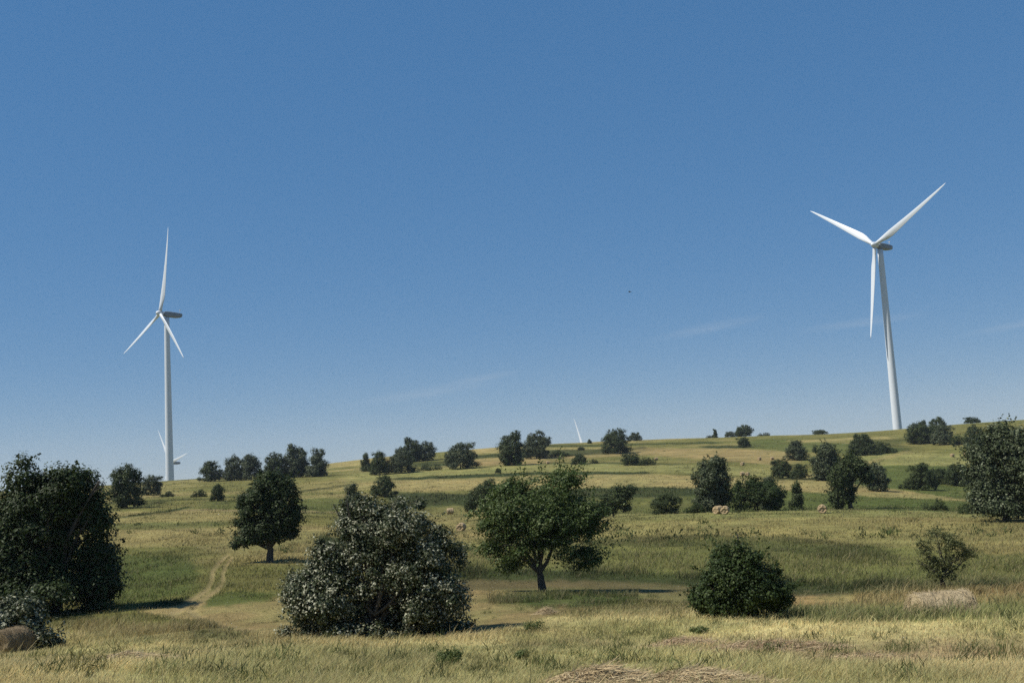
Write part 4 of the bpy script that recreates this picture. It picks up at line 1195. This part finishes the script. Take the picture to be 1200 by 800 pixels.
def in_band(px, py, pts, soft=3):
    a = np.array(pts, float)
    t = np.interp(px, a[:, 0], a[:, 1]); b = np.interp(px, a[:, 0], a[:, 2])
    return sstep(-soft, soft, py - t) * sstep(-soft, soft, b - py) * (px > a[0, 0]) * (px < a[-1, 0])

def grass(name, label, seed, n, r0, r1, power, wid, hgt):
    g = rng(seed)
    u = g.random(n)
    q = 1 - power
    r = (r0**q + u * (r1**q - r0**q))**(1 / q)
    a = np.radians((g.random(n) - .5) * 64)
    X, Y = r * np.sin(a), r * np.cos(a)
    tuft = fbm(X / (.9 + r * .012), Y / (.9 + r * .012), seed + 5, 2)
    dens = .35 + 1.1 * sstep(.35, .62, tuft)
    Z = gz_vec(X, Y)
    px, py = to_px(np.stack([X, Y, Z], 1))
    mown = np.maximum.reduce([in_band(px, py, FIELDS[k][3]) for k, f in enumerate(FIELDS) if f[0] in (MOWN, BROWN)])
    c, tr = field_colour(X, Y, r, px, py)
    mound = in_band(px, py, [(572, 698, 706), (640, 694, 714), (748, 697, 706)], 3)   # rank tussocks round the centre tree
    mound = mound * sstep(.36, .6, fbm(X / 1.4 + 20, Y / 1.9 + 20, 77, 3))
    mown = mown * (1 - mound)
    keep = (g.random(n) < dens * (1 - .6 * mown)) & (g.random(n) > tr * 1.6)
    for p, w, dp in HEAPS:
        keep &= ((X - p.x) / w)**2 + ((Y - p.y) / dp)**2 > .25 + .8 * g.random(n)
    for p in (BALE_FRONT, BALE_DITCH):
        keep &= (X - p.x)**2 + (Y - p.y)**2 > .66**2
    X, Y, Z, r, px, py, c, tuft, mown = [v[keep] for v in (X, Y, Z, r, px, py, c, tuft, mown)]
    n = len(X)
    tall = np.maximum.reduce([
        in_band(px, py, [(60, 728, 760), (200, 728, 762), (330, 735, 760), (560, 728, 752), (640, 724, 742)], 6) * .3,
        in_band(px, py, [(900, 704, 727), (1000, 702, 728), (1220, 690, 722)], 4) * 1.0,
        in_band(px, py, [(440, 650, 682), (720, 650, 682), (860, 650, 692), (1220, 655, 700)], 4) * .45,
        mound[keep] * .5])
    rank = 1 - sstep(.04, .09, c[:, 1])                      # dark green strips get taller blades: rank growth, some with shade in their colour
    patch = fbm(X / 3.2 + 70, Y / 5 + 70, seed + 9, 3)
    h = hgt * (1 + 1.6 * tall + (.6 if r0 < 60 else 1.6) * rank) * (.4 + 1.0 * g.random(n)) * (.35 + 1.4 * patch * (.5 + tuft)) * (1 - .75 * mown)
    stalk = (g.random(n) < .02) * (r0 < 40) * (1 - mown)
    h = h * (1 + 1.2 * stalk)
    w = wid * np.maximum(1, r / 14.) * (.6 + .8 * g.random(n))
    th = g.random(n) * math.pi
    wx, wy = np.cos(th) * w * .5, np.sin(th) * w * .5
    lx, ly = h * (.28 + .5 * g.normal(size=n)), h * .45 * g.normal(size=n)
    B = np.stack([X, Y, Z - .02], 1)
    Mid = B + np.stack([lx * .3, ly * .3, h * .58], 1)
    T = B + np.stack([lx, ly, h], 1)
    W = np.stack([wx, wy, wx * 0], 1)
    V = np.stack([B - W, B + W, Mid - W * .8, Mid + W * .8, T - W * .16, T + W * .16], 1).reshape(-1, 3)
    k = np.arange(n) * 6
    L = np.concatenate([np.stack([k, k + 1, k + 3, k + 2], 1), np.stack([k + 2, k + 3, k + 5, k + 4], 1)])
    dry = (g.random(n) < (.22 + .2 * tall) * (1 - .85 * rank) + stalk)[:, None]
    hue = g.random((n, 1))
    cc = c * (.72 + .62 * g.random((n, 1))) * (1 + (hue - .5) * np.array([.22, -.02, -.1]))
    cc = np.where(dry, cc * .45 + np.array([.34, .28, .15]) * .55 * (.6 + .6 * g.random((n, 1))), cc)
    C = np.repeat(np.concatenate([cc, np.ones((n, 1))], 1), 6, 0)
    me = mesh_np(name, V, L, np.arange(len(L)) * 4, point_attr={'col': C})
    tag(link(name, me, GRASS), label, 'grass', kind='stuff')
grass('meadow_grass', 'wind bent straw green grass of the near meadow', 501, 340000, 9, 50, 1.55, .008, .098)
grass('valley_grass', 'taller grass on the banks of the valley', 502, 260000, 46, 170, 1.7, .007, .17)
grass('hillside_grass', 'short distant grass of the hill terraces', 503, 90000, 165, 500, 1.6, .008, .16)

def tufts(name, label, seed, n, r0, r1, size, m=34, wid=.16, ll=1.0):
    """thistles and rank tussocks scattered over the slopes"""
    g = rng(seed)
    r = (1 / (1 / r0 - g.random(n) * (1 / r0 - 1 / r1)))
    a = np.radians((g.random(n) - .5) * 62)
    X, Y = r * np.sin(a), r * np.cos(a)
    k = fbm(X / 14 + 3, Y / 22 + 8, seed, 3) + .25 * g.random(n) > .60
    X, Y, r = X[k], Y[k], r[k]; n = len(X)
    s = size * (.4 + 1.1 * g.random(n)**2)
    ci = np.repeat(np.arange(n), m)
    q = g.normal(size=(n * m, 3)); q[:, 2] = np.abs(q[:, 2])
    P = np.stack([X, Y, gz_vec(X, Y)], 1)[ci] + q * s[ci][:, None] * np.array([.5, .5, .42])
    t = g.normal(size=(n * m, 3)) * np.array([.5, .5, .3]) + np.array([.15, 0, 1]); t /= np.linalg.norm(t, axis=1)[:, None]
    b = np.cross(t, g.normal(size=t.shape)); b /= np.linalg.norm(b, axis=1)[:, None]
    L = (s[ci] * ll * (.25 + .35 * g.random(n * m)))[:, None]
    V = np.stack([P - t * L * .5, P + b * L * wid, P + t * L * .5, P - b * L * wid], 1).reshape(-1, 3)
    hue = np.array([(.10, .125, .04), (.075, .095, .03), (.17, .155, .06), (.05, .065, .022)])[g.integers(0, 4, n)]
    C = np.repeat(np.concatenate([hue[ci] * (.7 + .6 * g.random((n * m, 1))), np.ones((n * m, 1))], 1), 4, 0)
    me = quads(name, V, n * m, point_attr={'col': C})
    tag(link(name, me, GRASS), label, 'tussocks', kind='stuff')
tufts('slope_tussocks', 'small dark tussocks and thistles dotted over the hill fields', 601, 1500, 90, 480, .55)
tufts('meadow_tussocks', 'rank green tussocks scattered through the near meadow', 602, 1000, 13, 90, .20, 90, .035, 1.3)

# ------------------------------------------------------------------ bird
def bird(px, r):
    a, s = az_slope(*px)
    p = Vector((r * math.sin(a), r * math.cos(a), EYE + r * s))
    t = empty('bird', p, 'small dark bird gliding in the blue sky between the turbines', 'bird', rz=math.radians(60))
    prof = [(.001, -.19), (.035, -.15), (.06, -.05), (.058, .05), (.04, .12), (.036, .16), (.022, .19), (.001, .225)]
    bm = revolve(prof, 12)
    tl = [bm.verts.new(v) for v in ((-.02, .01, -.16), (.02, .01, -.16), (.06, .012, -.30), (-.06, .012, -.30), (-.02, -.004, -.16), (.02, -.004, -.16), (.06, .004, -.30), (-.06, .004, -.30))]
    for f in ((0, 1, 2, 3), (7, 6, 5, 4), (0, 3, 7, 4), (1, 5, 6, 2), (2, 6, 7, 3), (0, 4, 5, 1)):
        bm.faces.new([tl[i] for i in f])
    bmesh.ops.rotate(bm, verts=bm.verts, cent=(0, 0, 0), matrix=Matrix.Rotation(math.radians(-90), 3, 'X'))
    m, nt, b, out = new_mat('bird_feathers')
    b.inputs['Base Color'].default_value = (.03, .028, .026, 1); b.inputs['Roughness'].default_value = .8
    link('body', bm_mesh(bm, 'bird_body'), m, t)
    for sgn in (-1, 1):
        bm = bmesh.new(); rings = []
        for x, yl, yt, z, th in ((.03, .08, -.08, .02, .02), (.16, .10, -.08, .07, .014), (.30, .06, -.07, .09, .008), (.44, -.04, -.09, .08, .003)):
            rings.append([bm.verts.new((sgn * x, y, z + d)) for y, d in ((yl, 0), ((yl + yt) / 2, th), (yt, 0), ((yl + yt) / 2, -th * .4))])
        for A, B in zip(rings[:-1], rings[1:]):
            for k in range(4):
                bm.faces.new((A[k], A[(k + 1) % 4], B[(k + 1) % 4], B[k]))
        bm.faces.new(rings[0]); bm.faces.new(rings[-1])
        link('wing', bm_mesh(bm, 'bird_wing'), m, t)
bird((738, 342), 150)
